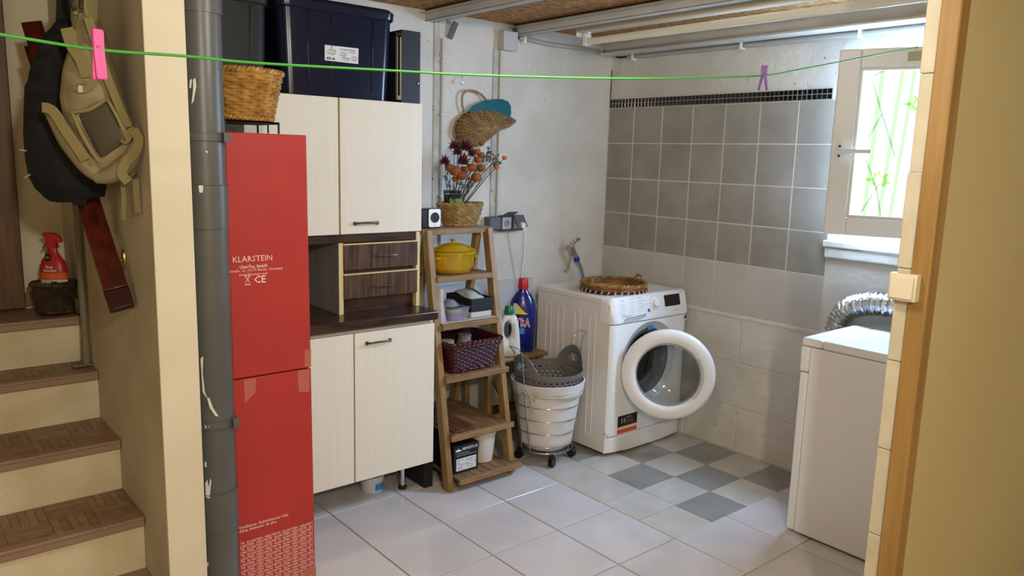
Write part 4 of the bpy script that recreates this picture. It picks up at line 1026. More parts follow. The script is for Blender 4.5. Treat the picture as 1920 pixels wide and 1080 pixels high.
# ---- laundry hamper
HC = Vector((2.566, 2.762, 0)); hz0, hz1 = .070, .415
def hr_(z): return .128+(.180-.128)*(z-hz0)/(hz1-hz0)
hm = T('laundry_hamper', 'chrome wire laundry hamper on black casters with a white linen liner', 'hamper', HC)
def hz_of(row): # front point height for an image row
    z = .25
    for _ in range(6):
        r = hr_(z); z = zrow(HC.x-.68*r, HC.y-.73*r, row)
    return z
rings = []; nA = 72
for k in range(14):
    t = k/13; z = hz0-.002+(hz1-hz0+.002)*t; r0 = hr_(z)-.002
    if k == 0: r0 *= .8
    rings.append([HC+Vector(((r0+.0022*math.sin(5*a+3*t)+.0016*math.sin(11*a+7*t))*math.cos(a), (r0+.0022*math.sin(5*a+3*t))*math.sin(a), z)) for a in (2*PI*i/nA for i in range(nA))])
mb = MB().loft(rings, cap=False); mb.add(rings[0], [tuple(range(nA))]); lnr = hm.p('liner', mb, linen, sm=70)
cuff = []; 
for z, e in ((hz1-.062, .003), (hz1-.060, .006), (hz1-.03, .006), (hz1+.002, .006), (hz1+.004, .0), (hz1-.03, -.004)):
    cuff.append([HC+Vector(((hr_(min(z, hz1))+e+.002*math.sin(7*a))*math.cos(a), (hr_(min(z, hz1))+e+.002*math.sin(7*a))*math.sin(a), z+(.008*math.sin(a*2+.8) if z < hz1-.05 else 0))) for a in (2*PI*i/nA for i in range(nA))])
hm.p('liner_cuff', MB().loft(cuff, cap=False), linen, under=lnr, sm=60)
def hang(t, z=0, e=.004): a = t; return HC+Vector(((hr_(z)+e)*math.cos(a), (hr_(z)+e)*math.sin(a), z))
for row in (744, 768, 792, 816, 840):
    z = hz_of(row); hm.p('wire_ring', MB().tube([hang(2*PI*i/48, z, .0035) for i in range(48)], .0022, 6, closed=True), chrome, sm=60)
for z, r, q in ((.068, .136, .003), (.060, .120, .003)):
    hm.p('base_ring', MB().tube([HC+Vector((r*math.cos(a), r*math.sin(a), z)) for a in (2*PI*i/48 for i in range(48))], q, 6, closed=True), chrome, sm=60)
for side, zt in ((-1, .605), (1, .630)):
    wv_ = MB(); dy_ = .030
    pts = []
    base = PI if side < 0 else 0
    def wp(dy, z, e=.006): r = hr_(min(z, hz1))+e+max(0, z-hz1)*.10; return HC+Vector((side*math.sqrt(r*r-dy*dy), dy, z))
    L_ = [wp(-dy_, z) for z in (.064, .2, .35, hz1, .5, zt-.035)]+[wp(-dy_*1.0, zt-.03)+Vector((side*.03, 0, .030))]
    Rr = [wp(dy_, z) for z in (.064, .2, .35, hz1, .5, zt-.035)]+[wp(dy_*1.0, zt-.03)+Vector((side*.03, 0, .030))]
    wv_.tube(L_+Rr[::-1], .0026, 6); hm.p('wire_handle', wv_, chrome, sm=50)
for i, a in enumerate((math.radians(-118), math.radians(152), math.radians(-35), math.radians(62))):
    c_ = HC+Vector((.136*math.cos(a), .136*math.sin(a), 0)); d = Vector((math.cos(a+.9), math.sin(a+.9), 0))
    cw_ = hm.p('caster', MB().lathe([(.008, -.013), (.021, -.013), (.0225, -.010), (.0225, -.003), (.019, -.001), (.019, .001), (.0225, .003), (.0225, .010), (.021, .013), (.008, .013)], c_+Vector((0,0,.0235)), 22, frame=(Vector((0,0,1)), Vector((0,0,1)).cross(d), d)), black, sm=40)
    hm.p('caster_fork', MB().cyl(c_+Vector((0,0,.04)), c_+Vector((0,0,.067)), .006, n=10).box((c_.x-.012, c_.y-.012, .045), (c_.x+.012, c_.y+.012, .055)), black, under=cw_)
# drawstring bow
a0 = math.radians(-158)
def hs(a, z, e=.012): return HC+Vector(((hr_(min(z, hz1))+e)*math.cos(a), (hr_(min(z, hz1))+e)*math.sin(a), z))
ds = MB()
ds.tube([hs(a0, .372), hs(a0-.14, .40), hs(a0-.28, .412), hs(a0-.22, .385), hs(a0, .370)], .0028, 5)
ds.tube([hs(a0, .370), hs(a0+.12, .385), hs(a0+.22, .375), hs(a0+.12, .355), hs(a0, .368)], .0028, 5)
for da, zb_ in ((-.02, .26), (.05, .29), (.10, .31)): ds.tube(smooth([hs(a0, .368), hs(a0+da*.6, .33), hs(a0+da, zb_)], 5), .0026, 5)
ds.tube([hs(a0+i*.1, .366-.0*i, .008) for i in range(18)], .002, 5)
hm.p('drawstring', ds, linen, under=lnr, sm=60)
# grey flexible tub standing in the hamper: perforated wall
gt = T('plastic_basket', 'grey perforated plastic laundry basket with two raised handles nested in the hamper', 'basket', HC+Vector((0,0,.2)))
def gr(z): return .135+(.176-.135)*(z-.22)/(.49-.22)
def gtop(a):
    c = abs(math.cos(a)); return .462+.085*max(0, (c-.86)/.14)**.75+.012*c*c
vs = []; fs = []; NA = 144; zs = []
mb = MB(); NZ = 22
def gp(a, z, e): r = gr(min(z, .49))+e; return HC+Vector((r*math.cos(a), r*math.sin(a), z))
lev = [.22+.0098*i for i in range(25)]
for e in (0,):
    idx = {}
    for j, z in enumerate(lev):
        for i in range(NA):
            a = 2*PI*i/NA; top = gtop(a); mb.v.append(tuple(gp(a, z if z < .445 else .445, 0)))
    for j in range(len(lev)-1):
        if lev[j] >= .445: break
        for i in range(NA):
            a = 2*PI*(i+.5)/NA
            zc_ = (lev[j]+lev[j+1])/2
            sol = abs(math.cos(a)) > .955 and zc_ > .36
            if not sol and j % 2 == 1 and (i+(j//2 % 2)*2) % 4 in (0, 1) and .24 < zc_ < .435: continue
            mb.f.append((j*NA+i, j*NA+(i+1) % NA, (j+1)*NA+(i+1) % NA, (j+1)*NA+i))
o = gt.p('tub_wall', mb, greyplas, sm=60); sd = o.modifiers.new('s', 'SOLIDIFY'); sd.thickness = .003; sd.offset = -1
# rim band with handle holes
mb = MB(); NB = 9
for j in range(NB+1):
    for i in range(NA*2):
        a = 2*PI*i/(NA*2); mb.v.append(tuple(gp(a, .443+(gtop(a)-.443)*j/NB, .0006)))
N2 = NA*2
for j in range(NB):
    for i in range(N2):
        a = 2*PI*(i+.5)/N2; z = .443+(gtop(a)-.443)*(j+.5)/NB; r = gr(.49); da = min(abs(a), abs(a-2*PI), abs(a-PI))*r
        if (da/.036)**2+((z-.497)/.021)**2 < 1: continue
        mb.f.append((j*N2+i, j*N2+(i+1) % N2, (j+1)*N2+(i+1) % N2, (j+1)*N2+i))
o = gt.p('rim_band', mb, greyplas, sm=60); sd = o.modifiers.new('s', 'SOLIDIFY'); sd.thickness = .004; sd.offset = 0
gt.p('rim_lip', MB().tube([gp(2*PI*i/N2, gtop(2*PI*i/N2), .001) for i in range(N2)], .0036, 6, closed=True), greyplas, sm=60)
gt.p('tub_floor', MB().cyl(HC+Vector((0,0,.218)), HC+Vector((0,0,.224)), .134, n=40), greyplas)

# ---- washing machine
WX0, WX1, WYf, WYb, WZ = 2.805, 3.402, 2.562, 3.12, .806
wm = T('washing_machine', 'white front-loading washing machine with its round door open, in the tiled corner', 'washing machine', ((WX0+WX1)/2, (WYf+WYb)/2, 0))
R0 = .155; OC = Vector((3.098, WYf, .466))
# body shell: sides/back as rounded prism without front, front panel with round hole
sh_ = MB(); poly = [Vector((x, y, .022)) for x, y in ((WX0, WYf+.03), (WX0+.01, WYf+.012), (WX1-.01, WYf+.012), (WX1, WYf+.03), (WX1, WYb), (WX0, WYb))]
sh_.add([Vector((x, y, z)) for z in (.022, WZ-.018) for x, y in ((WX0, WYf+.022), (WX1, WYf+.022), (WX1, WYb), (WX0, WYb))], [(0,3,2,1), (1,2,6,5), (2,3,7,6), (3,0,4,7)])
wm.p('housing', sh_, enamel2, sm=0)
for yc_ in (2.70, 2.81, 2.935, 3.03):
    e_ = [Vector((WX0, yc_+dx, z)) for dx, z in [(.020*math.cos(a), .716+.020*math.sin(a)) for a in (PI*i/10 for i in range(11))]+[(.020*math.cos(a), .10+.020*math.sin(a)) for a in (PI+PI*i/10 for i in range(11))]]
    mbr = MB().tube([p-Vector((.0002, 0, 0)) for p in e_], .0035, 6, closed=True); wm.p('side_rib', mbr, enamel2, sm=60)
wm.p('top_plate', MB().box((WX0-.001, WYf+.07, WZ-.022), (WX1+.001, WYb+.005, WZ+.012)), enamel2, .009, 3)
# front panel with opening
def front_y(x, z): return WYf+.02*max(0, 1-(x-WX0)/.03)**2+.02*max(0, 1-(WX1-x)/.03)**2
def ring_panel(cx, cz, r, x0, x1, z0, z1, n=96):
    mb = MB(); inn = []; outr = []
    for i in range(n):
        a = 2*PI*i/n; dx, dz = math.cos(a), math.sin(a); inn.append((cx+r*dx, cz+r*dz))
        t = min((x1-cx)/dx if dx > 1e-9 else 9, (x0-cx)/dx if dx < -1e-9 else 9, (z1-cz)/dz if dz > 1e-9 else 9, (z0-cz)/dz if dz < -1e-9 else 9); outr.append((cx+t*dx, cz+t*dz))
    K = 5; vs = []
    for k in range(K+1):
        for (ax_, az), (bx_, bz) in zip(inn, outr):
            t = (k/K)**.5 if k else 0; x = ax_+(bx_-ax_)*t; z = az+(bz-az)*t; vs.append((x, front_y(x, z), z))
    for (x, z) in outr: vs.append((x, WYf+.024, z))
    mb.add(vs, [(k*n+i, k*n+(i+1) % n, (k+1)*n+(i+1) % n, (k+1)*n+i) for k in range(K+1) for i in range(n)]); return mb
DR = .215
wm.p('front_panel', ring_panel(OC.x, OC.z, DR, WX0+.001, WX1-.001, .108, .690), enamel, sm=40)
FRM = (Vector((1,0,0)), Vector((0,0,1)), Vector((0,-1,0)))
MB.capz = False
wm.p('door_recess', MB().lathe([(DR, 0), (DR-.008, -.010), (.181, -.016), (.177, -.020)], OC, 72, frame=FRM), mat('recess_grey', 'c2c3c5', .35), sm=50)
wm.p('door_gasket', MB().lathe([(.177, -.020), (.168, -.018), (.150, -.030), (.146, -.06), (.132, -.075), (.14, -.10)], OC, 72, frame=FRM), rubber, sm=50)
wm.p('drum', MB().lathe([(.14, -.10), (.20, -.105), (.21, -.12), (.21, -.42), (.15, -.45), (0, -.45)], OC, 60, frame=FRM), steel, sm=40)
wm.p('seam_backing', MB().box((WX0+.002, WYf+.018, .09), (WX1-.002, WYf+.03, .12)), enamel)
wm.p('plinth', ring_panel(3.1, .0575, .001, WX0+.001, WX1-.001, .012, .1045, 48), enamel, sm=40)
MB.capz = True
# control console: slanted fascia
prof = [(WYf-.006, .694), (WYf-.008, .71), (WYf+.018, .815), (WYf+.03, .824), (WYf+.09, .824), (WYf+.09, .694)]
def ends(x, s_): return x
secs = []
for x, ins, tp in ((WX0-.0025, .030, .02), (WX0+.008, .012, .008), (WX0+.022, .003, .002), (WX0+.045, 0, 0), (WX1-.03, 0, 0), (WX1-.012, .004, .002), (WX1-.002, .016, .01)):
    secs.append([Vector((x, min(y+ins, WYf+.09), z-(tp if z > .8 else 0))) for y, z in prof])
con = wm.p('control_panel', MB().loft(secs), enamel, .002, sm=30)
A = Vector((0, WYf-.008, .71)); B_ = Vector((0, WYf+.018, .815)); cu_ = (B_-A).normalized(); cn = Vector((0, -cu_.z, cu_.y)).normalized()
def cp(x, z, e=.0004):
    t = (z-.71)/(.815-.71); y = (WYf-.008)+.026*t; return Vector((x, y, z))+cn*e
def cpoly(pts, m, name, e=.0006, th=.0004): return wm.p(name, MB().prism([cp(x, z, e) for x, z in pts], cn*th), m, under=con, sm=0)
cpoly([(3.206, .747), (3.332, .747), (3.332, .806), (3.206, .806)], black, 'display', th=.001)
kn = cp(3.126, .776, 0)
knf = (Vector((1,0,0)), cu_, cn)
wm.p('dial_base', MB().lathe([(.031, 0), (.031, .003), (.028, .004)], kn, 36, frame=knf), plas_w, under=con, sm=40)
wm.p('dial', MB().lathe([(.024, .003), (.022, .018), (.019, .021), (0, .022)], kn, 36, frame=knf), plas_w, under=con, sm=40)
ik = MB()
for i in range(18):
    a = 2*PI*i/18; c = kn+Vector((1,0,0))*.037*math.cos(a)+cu_*.037*math.sin(a)+cn*.0008; q = .0016 if i % 3 else .0028
    ik.add([c+Vector((-q,0,0))-cu_*q, c+Vector((q,0,0))-cu_*q, c+Vector((q,0,0))+cu_*q, c+Vector((-q,0,0))+cu_*q], [(0,1,2,3)])
random.seed(4)
for col, (x, zt) in enumerate(((2.868, .806), (2.938, .808), (2.995, .810))):
    for r_ in range(7 if col < 2 else 6):
        z = zt-r_*.0118-(.004 if r_ else 0); L_ = random.uniform(.022, .042)
        if r_ == 0: L_ = .03
        h_ = .0016 if r_ else .0022
        ik.add([cp(x, z-h_/2, .0008), cp(x+L_, z-h_/2, .0008), cp(x+L_, z+h_/2, .0008), cp(x, z+h_/2, .0008)], [(0,1,2,3)])
        if r_ and col == 0: ik.add([cp(x-.008, z-.002, .0008), cp(x-.004, z-.002, .0008), cp(x-.004, z+.002, .0008), cp(x-.008, z+.002, .0008)], [(0,1,2,3)])
        if col == 2 and r_ in (1, 3): ik.add([cp(x+.045, z-.003, .0008), cp(x+.050, z-.003, .0008), cp(x+.050, z+.003, .0008), cp(x+.045, z+.003, .0008)], [(0,1,2,3)])
for tx, sz, x, z in (('INDESIT', .0125, 2.893, .7245), ('XWDE 10', .008, 3.335, .812), ('innex  clean+', .008, 3.27, .722)):
    q = text_mb(tx, sz, cp(x, z, .0008), (1,0,0), cu_, bold=.0002); ik.add(q.v, q.f)
c = cp(2.880, .7285, .0008); n_ = 20
ik.add([c+Vector((1,0,0))*r*math.cos(2*PI*i/n_)+cu_*r*math.sin(2*PI*i/n_) for r in (.009, .0075) for i in range(n_)], [(i, (i+1) % n_, n_+(i+1) % n_, n_+i) for i in range(n_)])
ik.add([c+Vector((-.001,0,0))-cu_*.004, c+Vector((.001,0,0))-cu_*.004, c+Vector((.001,0,0))+cu_*.003, c+Vector((-.001,0,0))+cu_*.003], [(0,1,2,3)])
wm.p('console_print', ik, gry_ink, under=con, sm=0)
cpoly([(3.074+.0085*math.cos(2*PI*i/20), .742+.0085*math.sin(2*PI*i/20)) for i in range(20)], mat('button_blue', '2b4fb0', .4), 'push_button', th=.002)
cpoly([(3.068+.007*math.cos(2*PI*i/20), .775+.007*math.sin(2*PI*i/20)) for i in range(20)], plas_w, 'push_button', th=.002)
# detergent drawer recess grip
gr_ = MB(); pts = [(2.872, .700), (2.880, .712), (2.90, .719), (3.045, .727), (3.052, .722), (3.04, .712), (2.99, .702)]
gr_.prism([cp(x, z, .0005) for x, z in pts], cn*.0005); wm.p('drawer_grip', gr_, mat('grip_shadow', 'a6a8ab', .4), under=con, sm=0)
gr_ = MB(); gr_.prism([cp(x, z, .0012) for x, z in ((2.880, .7125), (2.90, .7195), (3.045, .7275), (3.048, .7255), (2.90, .7165), (2.884, .711))], cn*.0004); wm.p('drawer_grip_edge', gr_, mat('grip_edge', '5c5e62', .4), under=con, sm=0)
# stickers
def wq(x0, z0, x1, z1, m, name, par=None, e=.0008): return wm.p(name, MB().prism([Vector((x, WYf-e, z)) for x, z in ((x0,z0),(x1,z0),(x1,z1),(x0,z1))], (0, -.0004, 0)), m, under=par, sm=0)
sk_ = wq(2.878, .112, 3.027, .207, label_p, 'warranty_sticker'); wq(2.878, .150, 3.027, .207, black, 'sticker_black', sk_, .0014); wq(2.878, .112, 3.027, .133, orange, 'sticker_orange', sk_, .0014); wq(2.878, .146, 3.027, .1505, orange, 'sticker_stripe', sk_, .0016)
q = text_mb('10', .045, (2.898, WYf-.0022, .163), (1,0,0), (0,0,1), bold=0, sx=.9); wm.p('sticker_number', q, label_p, under=sk_, sm=0)
q = MB()
for tx, z in (('ANNEES', .190), ):
    q_ = text_mb(tx, .0105, (2.942, WYf-.0022, z), (1,0,0), (0,0,1)); q.add(q_.v, q_.f)
q_ = text_mb('SUR LE MOTEUR', .0075, (2.942, WYf-.0022, .168), (1,0,0), (0,0,1)); q.add(q_.v, q_.f); wm.p('sticker_text', q, label_p, under=sk_, sm=0)
q = MB(); q_ = text_mb('DE GARANTIE', .0085, (2.942, WYf-.0022, .179), (1,0,0), (0,0,1)); q.add(q_.v, q_.f); q_ = text_mb('PIECES DE RECHANGE', .007, (2.942, WYf-.0022, .157), (1,0,0), (0,0,1)); q.add(q_.v, q_.f); wm.p('sticker_text', q, orange, under=sk_, sm=0)
wq(3.352, .655, 3.390, .684, label_p, 'energy_sticker'); wq(3.371, .665, 3.388, .682, blk_ink, 'energy_square', None, .0014)
q = MB()
def rc(x, z): return Vector((x, WYf+.012, z))
wm.p('recess_sticker', MB().prism([Vector((x, WYf+.007+(0.0), z)) for x, z in ((3.085, .636), (3.125, .638), (3.125, .660), (3.085, .658))], (0, -.001, 0)), bl_ink, sm=0)
for x in (WX0+.05, WX1-.05):
    for y in (WYf+.06, WYb-.05): wm.p('foot', MB().cyl((x, y, .001), (x, y, .024), .02, n=14), blackm)
wm.p('base_pan', MB().box((WX0+.004, WYf+.026, .018), (WX1-.004, WYb-.004, .026)), enamel2)
# open door: hinge on the left, 51 degrees
HP = Vector((2.877, WYf-.006, .452)); da = math.radians(51); Ud = Vector((math.cos(da), -math.sin(da), 0)); Nd = Vector((-math.sin(da), -math.cos(da), 0)); Zd = Vector((0,0,1))
dr_r = .232; DC = HP+Ud*(dr_r+.002)+Nd*.004; DFR = (Ud, Zd, Nd)
MB.capz = False
door = wm.p('door_ring', MB().lathe([(.160, .004), (.1625, .015), (.168, .0205), (.190, .0225), (.212, .0215), (.224, .0165), (.230, .008), (.2315, .002), (.230, -.010), (.214, -.020), (.170, -.022), (.155, -.012), (.160, .004)], DC, 96, frame=DFR), plas_w, sm=50)
MB.capz = False
wm.p('door_bowl', MB().lathe([(.161, .006), (.157, -.004), (.150, -.035), (.135, -.075), (.110, -.098), (.06, -.106), (0, -.108)], DC, 72, frame=DFR), glass2, under=door, sm=60)
wm.p('inner_trim', MB().lathe([(.1600, .008), (.1555, .010), (.1545, -.008), (.158, -.014)], DC, 72, frame=DFR), mat('trim_grey', '9da0a2', .3), under=door, sm=60)
MB.capz = True
gz = MB()
for r, a0_, a1_, e in ((.166, -.72, .62, .0225),):
    pts_i = []; pts_o = []
    for i in range(25):
        a = a0_+(a1_-a0_)*i/24; pts_o.append(DC+Ud*(.172*math.cos(a))+Zd*(.172*math.sin(a))+Nd*.0245); pts_i.append(DC+Ud*(.160*math.cos(a))+Zd*(.160*math.sin(a))+Nd*.012)
    gz.add(pts_o+pts_i, [(i, i+1, 26+i, 25+i) for i in range(24)])
wm.p('grip_recess', gz, mat('grip_recess', 'a9aaa9', .35), under=door, sm=50)  # recess shading put into the colour, a darker grey than the ring
hk = DC-Ud*.0+Nd*(-.02)+Zd*.0
wm.p('hinge', MB().bar(HP+Vector((0, .012, .06)), HP+Vector((0, .012, -.06)), .02, .014), enamel)
# tray on the washing machine
TC = Vector((3.035, 2.78, WZ+.0125)); tr_ = T('wicker_tray', 'round brown wicker tray with two loop handles on the washing machine', 'tray', TC)
ta = .165; tb_ = .165
def tf(t, k): return ell((TC.x, TC.y, TC.z+.008+.034*k), ta+.004*k, tb_+.004*k, t)
mb = MB(); weave(mb, tf, [(i+.5)/4 for i in range(4)], 40, .0045, .003); tr_.p('woven_side', mb, wick_t, sm=60)
tr_.p('tray_floor', MB().cyl(TC+Vector((0,0,.004)), TC+Vector((0,0,.012)), ta, n=48), wick_t)
mb = MB()
for i in range(26):
    rr = .010+i*.006; mb.tube([TC+Vector((rr*math.cos(a), rr*math.sin(a), .0125)) for a in (2*PI*j/40 for j in range(40))], .0032, 4, closed=True)
tr_.p('coiled_floor', mb, wick_t, sm=60)
mb = MB(); rope(mb, tf, 1.0, .007, 22); tr_.p('rim', mb, wick_t, sm=60)
nS = 96; brd = MB(); brl = MB()
for i in range(nS):
    a = 2*PI*i/nS; a2 = a+.035; r1 = ta+.012
    (brd if i % 3 else brl).tube([TC+Vector((r1*math.cos(a), r1*math.sin(a), .001+.003)), TC+Vector(((r1+.003)*math.cos((a+a2)/2), (r1+.003)*math.sin((a+a2)/2), .010)), TC+Vector(((r1-.002)*math.cos(a2), (r1-.002)*math.sin(a2), .018))], .0042, 5)
tr_.p('dark_braid', brd, mat('braid_dark', '2c1712', .5), sm=60, kind='stuff'); tr_.p('light_braid', brl, mat('braid_light', 'd6a98a', .5), sm=60, kind='stuff')
for ang, tilt in ((math.radians(-12), 0), (math.radians(168), 1)):
    c_ = TC+Vector((ta*math.cos(ang), ta*math.sin(ang), .04)); sd_ = Vector((-math.sin(ang), math.cos(ang), 0)); out = Vector((math.cos(ang), math.sin(ang), 0))
    mb = MB()
    for s_ in range(2):
        pts = []
        for i in range(41):
            a = PI*i/40; p = c_+sd_*(-.034*math.cos(a))+Vector((0,0,.036*math.sin(a)*(.75 if tilt else 1)))-out*(.022*math.sin(a) if tilt else 0)
            pts.append(p+Vector((.0035*math.cos(i*.9+PI*s_), 0, .0035*math.sin(i*.9+PI*s_))))
        mb.tube(pts, .0045, 6)
    tr_.p('handle', mb, wick_t if tilt else wick3, sm=60)
# ---- tap and hose
tp_ = T('water_tap', 'chrome wall tap with blue hose nut above the washing machine', 'tap', (3.19, 3.22, 1.02))
yt = 3.20
def tpt(px, py, y=3.2): return at(px, py, 1, y)
a_ = tpt(1070, 462, 3.235); b__ = tpt(1070, 464, 3.17); c__ = tpt(1078, 455, 3.17)
mb = MB().cyl(a_, b__, .012, n=16).lathe([(.022, 0), (.021, .006), (.013, .009)], a_, 20, frame=(Vector((1,0,0)), Vector((0,0,1)), Vector((0,-1,0))))
v1_ = tpt(1070, 458, 3.17); v2_ = tpt(1081, 482, 3.165)
mb.tube([b__+Vector((0,0,.014)), b__, v2_], [.016, .018, .014], 14); tp_.p('tap_body', mb, chrome, sm=40)
hd_ = tpt(1081, 450, 3.15); mb = MB().cyl(b__+Vector((.004,-.005,.008)), hd_, .008, n=12); mb.bar(hd_+Vector((-.022, 0, -.006)), hd_+Vector((.022, 0, .006)), .018, .016); tp_.p('tap_handle', mb, chrome, .003)
mb = MB().cyl(v2_, v2_+Vector((.006, 0, -.024)), .0165, .0185, n=18); tp_.p('blue_nut', mb, mat('nut_blue', '1e2f86', .4))
h0 = v2_+Vector((.006, 0, -.024)); hp = [h0, tpt(1088, 497, 3.165), tpt(1093, 515, 3.16), tpt(1097, 535, 3.155), Vector((3.27, 3.15, .60))]
thing('inlet_hose', MB().tube(smooth(hp), .0085, 10), mat('hose_grey', '73777b', .5), 'grey inlet hose running down from the wall tap behind the wicker tray', 'hose', sm=60)
st2 = MB().tube(smooth([tpt(1071, 470, 3.225), tpt(1070, 485, 3.225), tpt(1066, 500, 3.225), tpt(1063, 507, 3.22)]), .004, 8); st2.cyl(tpt(1063, 507, 3.236), tpt(1063, 507, 3.21), .010, .009, n=14)
thing('copper_stub', st2, mat('painted_stub', '8f8a80', .5), 'thin painted pipe stub with a capped end hanging left of the wall tap', 'pipe', sm=50)
# ---- sockets
so = T('wall_socket', 'dark grey surface-mounted outdoor socket block with raised flaps above the ladder shelf', 'socket', (2.63, 3.21, 1.15))
zq = 1.155
so.p('junction_box', MB().box((2.508, 3.185, zq-.033), (2.582, YB, zq+.035)), grey_s, .006)
so.p('housing', MB().box((2.586, 3.192, zq-.042), (2.745, YB, zq+.040)), mat('socket_body', '3f4146', .5), .006)
for i, x in enumerate((2.625, 2.705)):
    so.p('socket_face', MB().prism([Vector((a, 3.192, b)) for a, b in rect_pts(x, zq, .030, .030, .006)], (0, -.003, 0)), lgrey)
    so.p('socket_well', MB().lathe([(.020, .0035), (.019, .001), (0, .001)], (x, 3.192, zq), 24, frame=FRM), mat('well_grey', '7d7e80', .5))
    so.p('pin', MB().cyl((x, 3.192, zq+.006), (x, 3.180, zq+.006), .0024, n=8), chrome)
    for dx in (-.0095, .0095): so.p('hole', MB().cyl((x+dx, 3.1905, zq-.002), (x+dx, 3.1895, zq-.002), .0026, n=8), black)
so.p('flap', MB().add([Vector(p) for p in ((2.592, 3.19, zq+.038), (2.660, 3.19, zq+.038), (2.663, 3.142, zq+.060), (2.595, 3.142, zq+.060), (2.592, 3.19, zq+.043), (2.660, 3.19, zq+.043), (2.663, 3.142, zq+.066), (2.595, 3.142, zq+.066))], [(0,3,2,1),(4,5,6,7),(0,1,5,4),(1,2,6,5),(2,3,7,6),(3,0,4,7)]), grey_s, .002)
so.p('flap', MB().add([Vector(p) for p in ((2.670, 3.19, zq+.038), (2.738, 3.19, zq+.038), (2.742, 3.158, zq-.020), (2.674, 3.158, zq-.020), (2.670, 3.186, zq+.044), (2.738, 3.186, zq+.044), (2.742, 3.151, zq-.018), (2.674, 3.151, zq-.018))], [(0,3,2,1),(4,5,6,7),(0,1,5,4),(1,2,6,5),(2,3,7,6),(3,0,4,7)]), grey_s, .002)
pl_ = T('power_cable', 'white plug and cable hanging from the right-hand wall socket', 'cable', (2.715, 3.16, zq-.04))
pl_.p('plug', MB().cyl((2.708, 3.19, zq-.006), (2.712, 3.150, zq-.012), .018, .015, n=18), plas_w)
pl_.p('cord', MB().tube(smooth([(2.713, 3.152, zq-.014), (2.722, 3.150, zq-.06), (2.735, 3.17, zq-.16), (2.748, 3.20, zq-.28), (2.756, 3.21, zq-.34), (2.76, 3.205, zq-.6)]), .0045, 8), plas_w, sm=60)
# ---- junction box, conduits, nails
jb = T('junction_box', 'square white junction box high on the back wall under the ceiling joist', 'junction box', (2.62, 3.22, 2.05))
jb.p('box_body', MB().box((2.575, 3.195, 2.045), (2.665, YB, 2.135)), mat('jbox_white', 'b9b7b2', .5), .006)
jb.p('lid', MB().box((2.572, 3.188, 2.042), (2.668, 3.196, 2.138)), mat('jbox_white', 'b9b7b2', .5), .004)
con_m = mat('conduit_grey', 'a4a19b', .45)
cn1 = T('cable_conduit', 'grey cable conduit running from the white junction box along the back wall to the corner', 'conduit', (3.0, 3.22, 2.1))
p0 = Vector((2.70, 3.222, 2.117)); p1 = Vector((3.345, 3.222, 2.112))
cn1.p('conduit_run', MB().tube([p0+Vector((.0,0,.0)), p0*.67+p1*.33-Vector((0,0,.006)), p1], .011, 12), con_m, sm=60)
cn1.p('black_cable', MB().tube([(2.66, 3.222, 2.117), (2.71, 3.222, 2.117)], .006, 8).tube([p1-Vector((.01,0,0)), (3.40, 3.215, 2.105), (3.413, 3.18, 2.085), (3.413, 3.10, 2.083)], .005, 8), black, sm=60)
for x in (2.735, 3.31): cn1.p('clip', MB().box((x-.008, 3.208, 2.090), (x+.008, YB, 2.128)), plas_w, .002)
cn2 = T('cable_conduit', 'grey cable conduit clipped to the tiled wall just under the white beam', 'conduit', (3.41, 2.2, 2.07))
cn2.p('conduit_run', MB().tube([(3.413, 3.10, 2.082), (3.413, 2.3, 2.078), (3.413, .95, 2.07)], .0115, 12), con_m, sm=60)
for y in (3.06, 2.35, 1.75): cn2.p('clip', MB().box((3.398, y-.008, 2.058), (XR, y+.008, 2.094)), plas_w, .002)
for x, z0, z1, lab in ((2.229, 1.0, 2.06, 'thin white vertical conduit left of the hanging wicker basket'), (2.592, 1.19, 2.043, 'thin white vertical conduit dropping from the junction box to the sockets')):
    cv = T('vertical_conduit', lab, 'conduit', (x, 3.225, z0)); cv.p('conduit_run', MB().cyl((x, 3.230, z0), (x, 3.230, z1), .010, n=12), mat('conduit_white', 'c6c3ba', .5), sm=60)
    for z in ((1.3, 1.7, 1.95) if x < 2.4 else (1.28, 1.87)): cv.p('clip', MB().box((x-.014, 3.216, z-.006), (x+.014, YB, z+.006)), mat('conduit_white', 'c6c3ba', .5), .001)
hg = mat('strap_dark', '5b5650', .6, metal=.5)
for (x, z, lab, lx) in ((2.265, 2.12, 'grey metal bracket under the ceiling above the left vertical conduit', .025), (2.64, 2.155, 'dark slanted metal bracket above the white junction box', .05)):
    thing('metal_bracket', MB().bar((x, 3.228, z-.055), (x+lx, 3.21, z+.022), .030, .006, up=(0,1,0)), hg, lab, 'bracket', bevel=.001)
nb = T('nail_hook', 'small white hooked nail sticking out of the back wall above the hanging basket', 'hook', (2.36, 3.2, 1.88))
n0 = at(867, 154, 1, 3.2); nb.p('hook', MB().tube([(n0.x+.018, 3.235, n0.z+.028), (n0.x+.010, 3.205, n0.z+.03), (n0.x+.004, 3.2, n0.z+.004), (n0.x-.004, 3.198, n0.z-.002)], .0026, 6), plas_w)
nb.p('plug_tip', MB().bar(n0+Vector((-.012, 0, .002)), n0+Vector((.008, 0, -.006)), .008, .008), plas_w, .001)
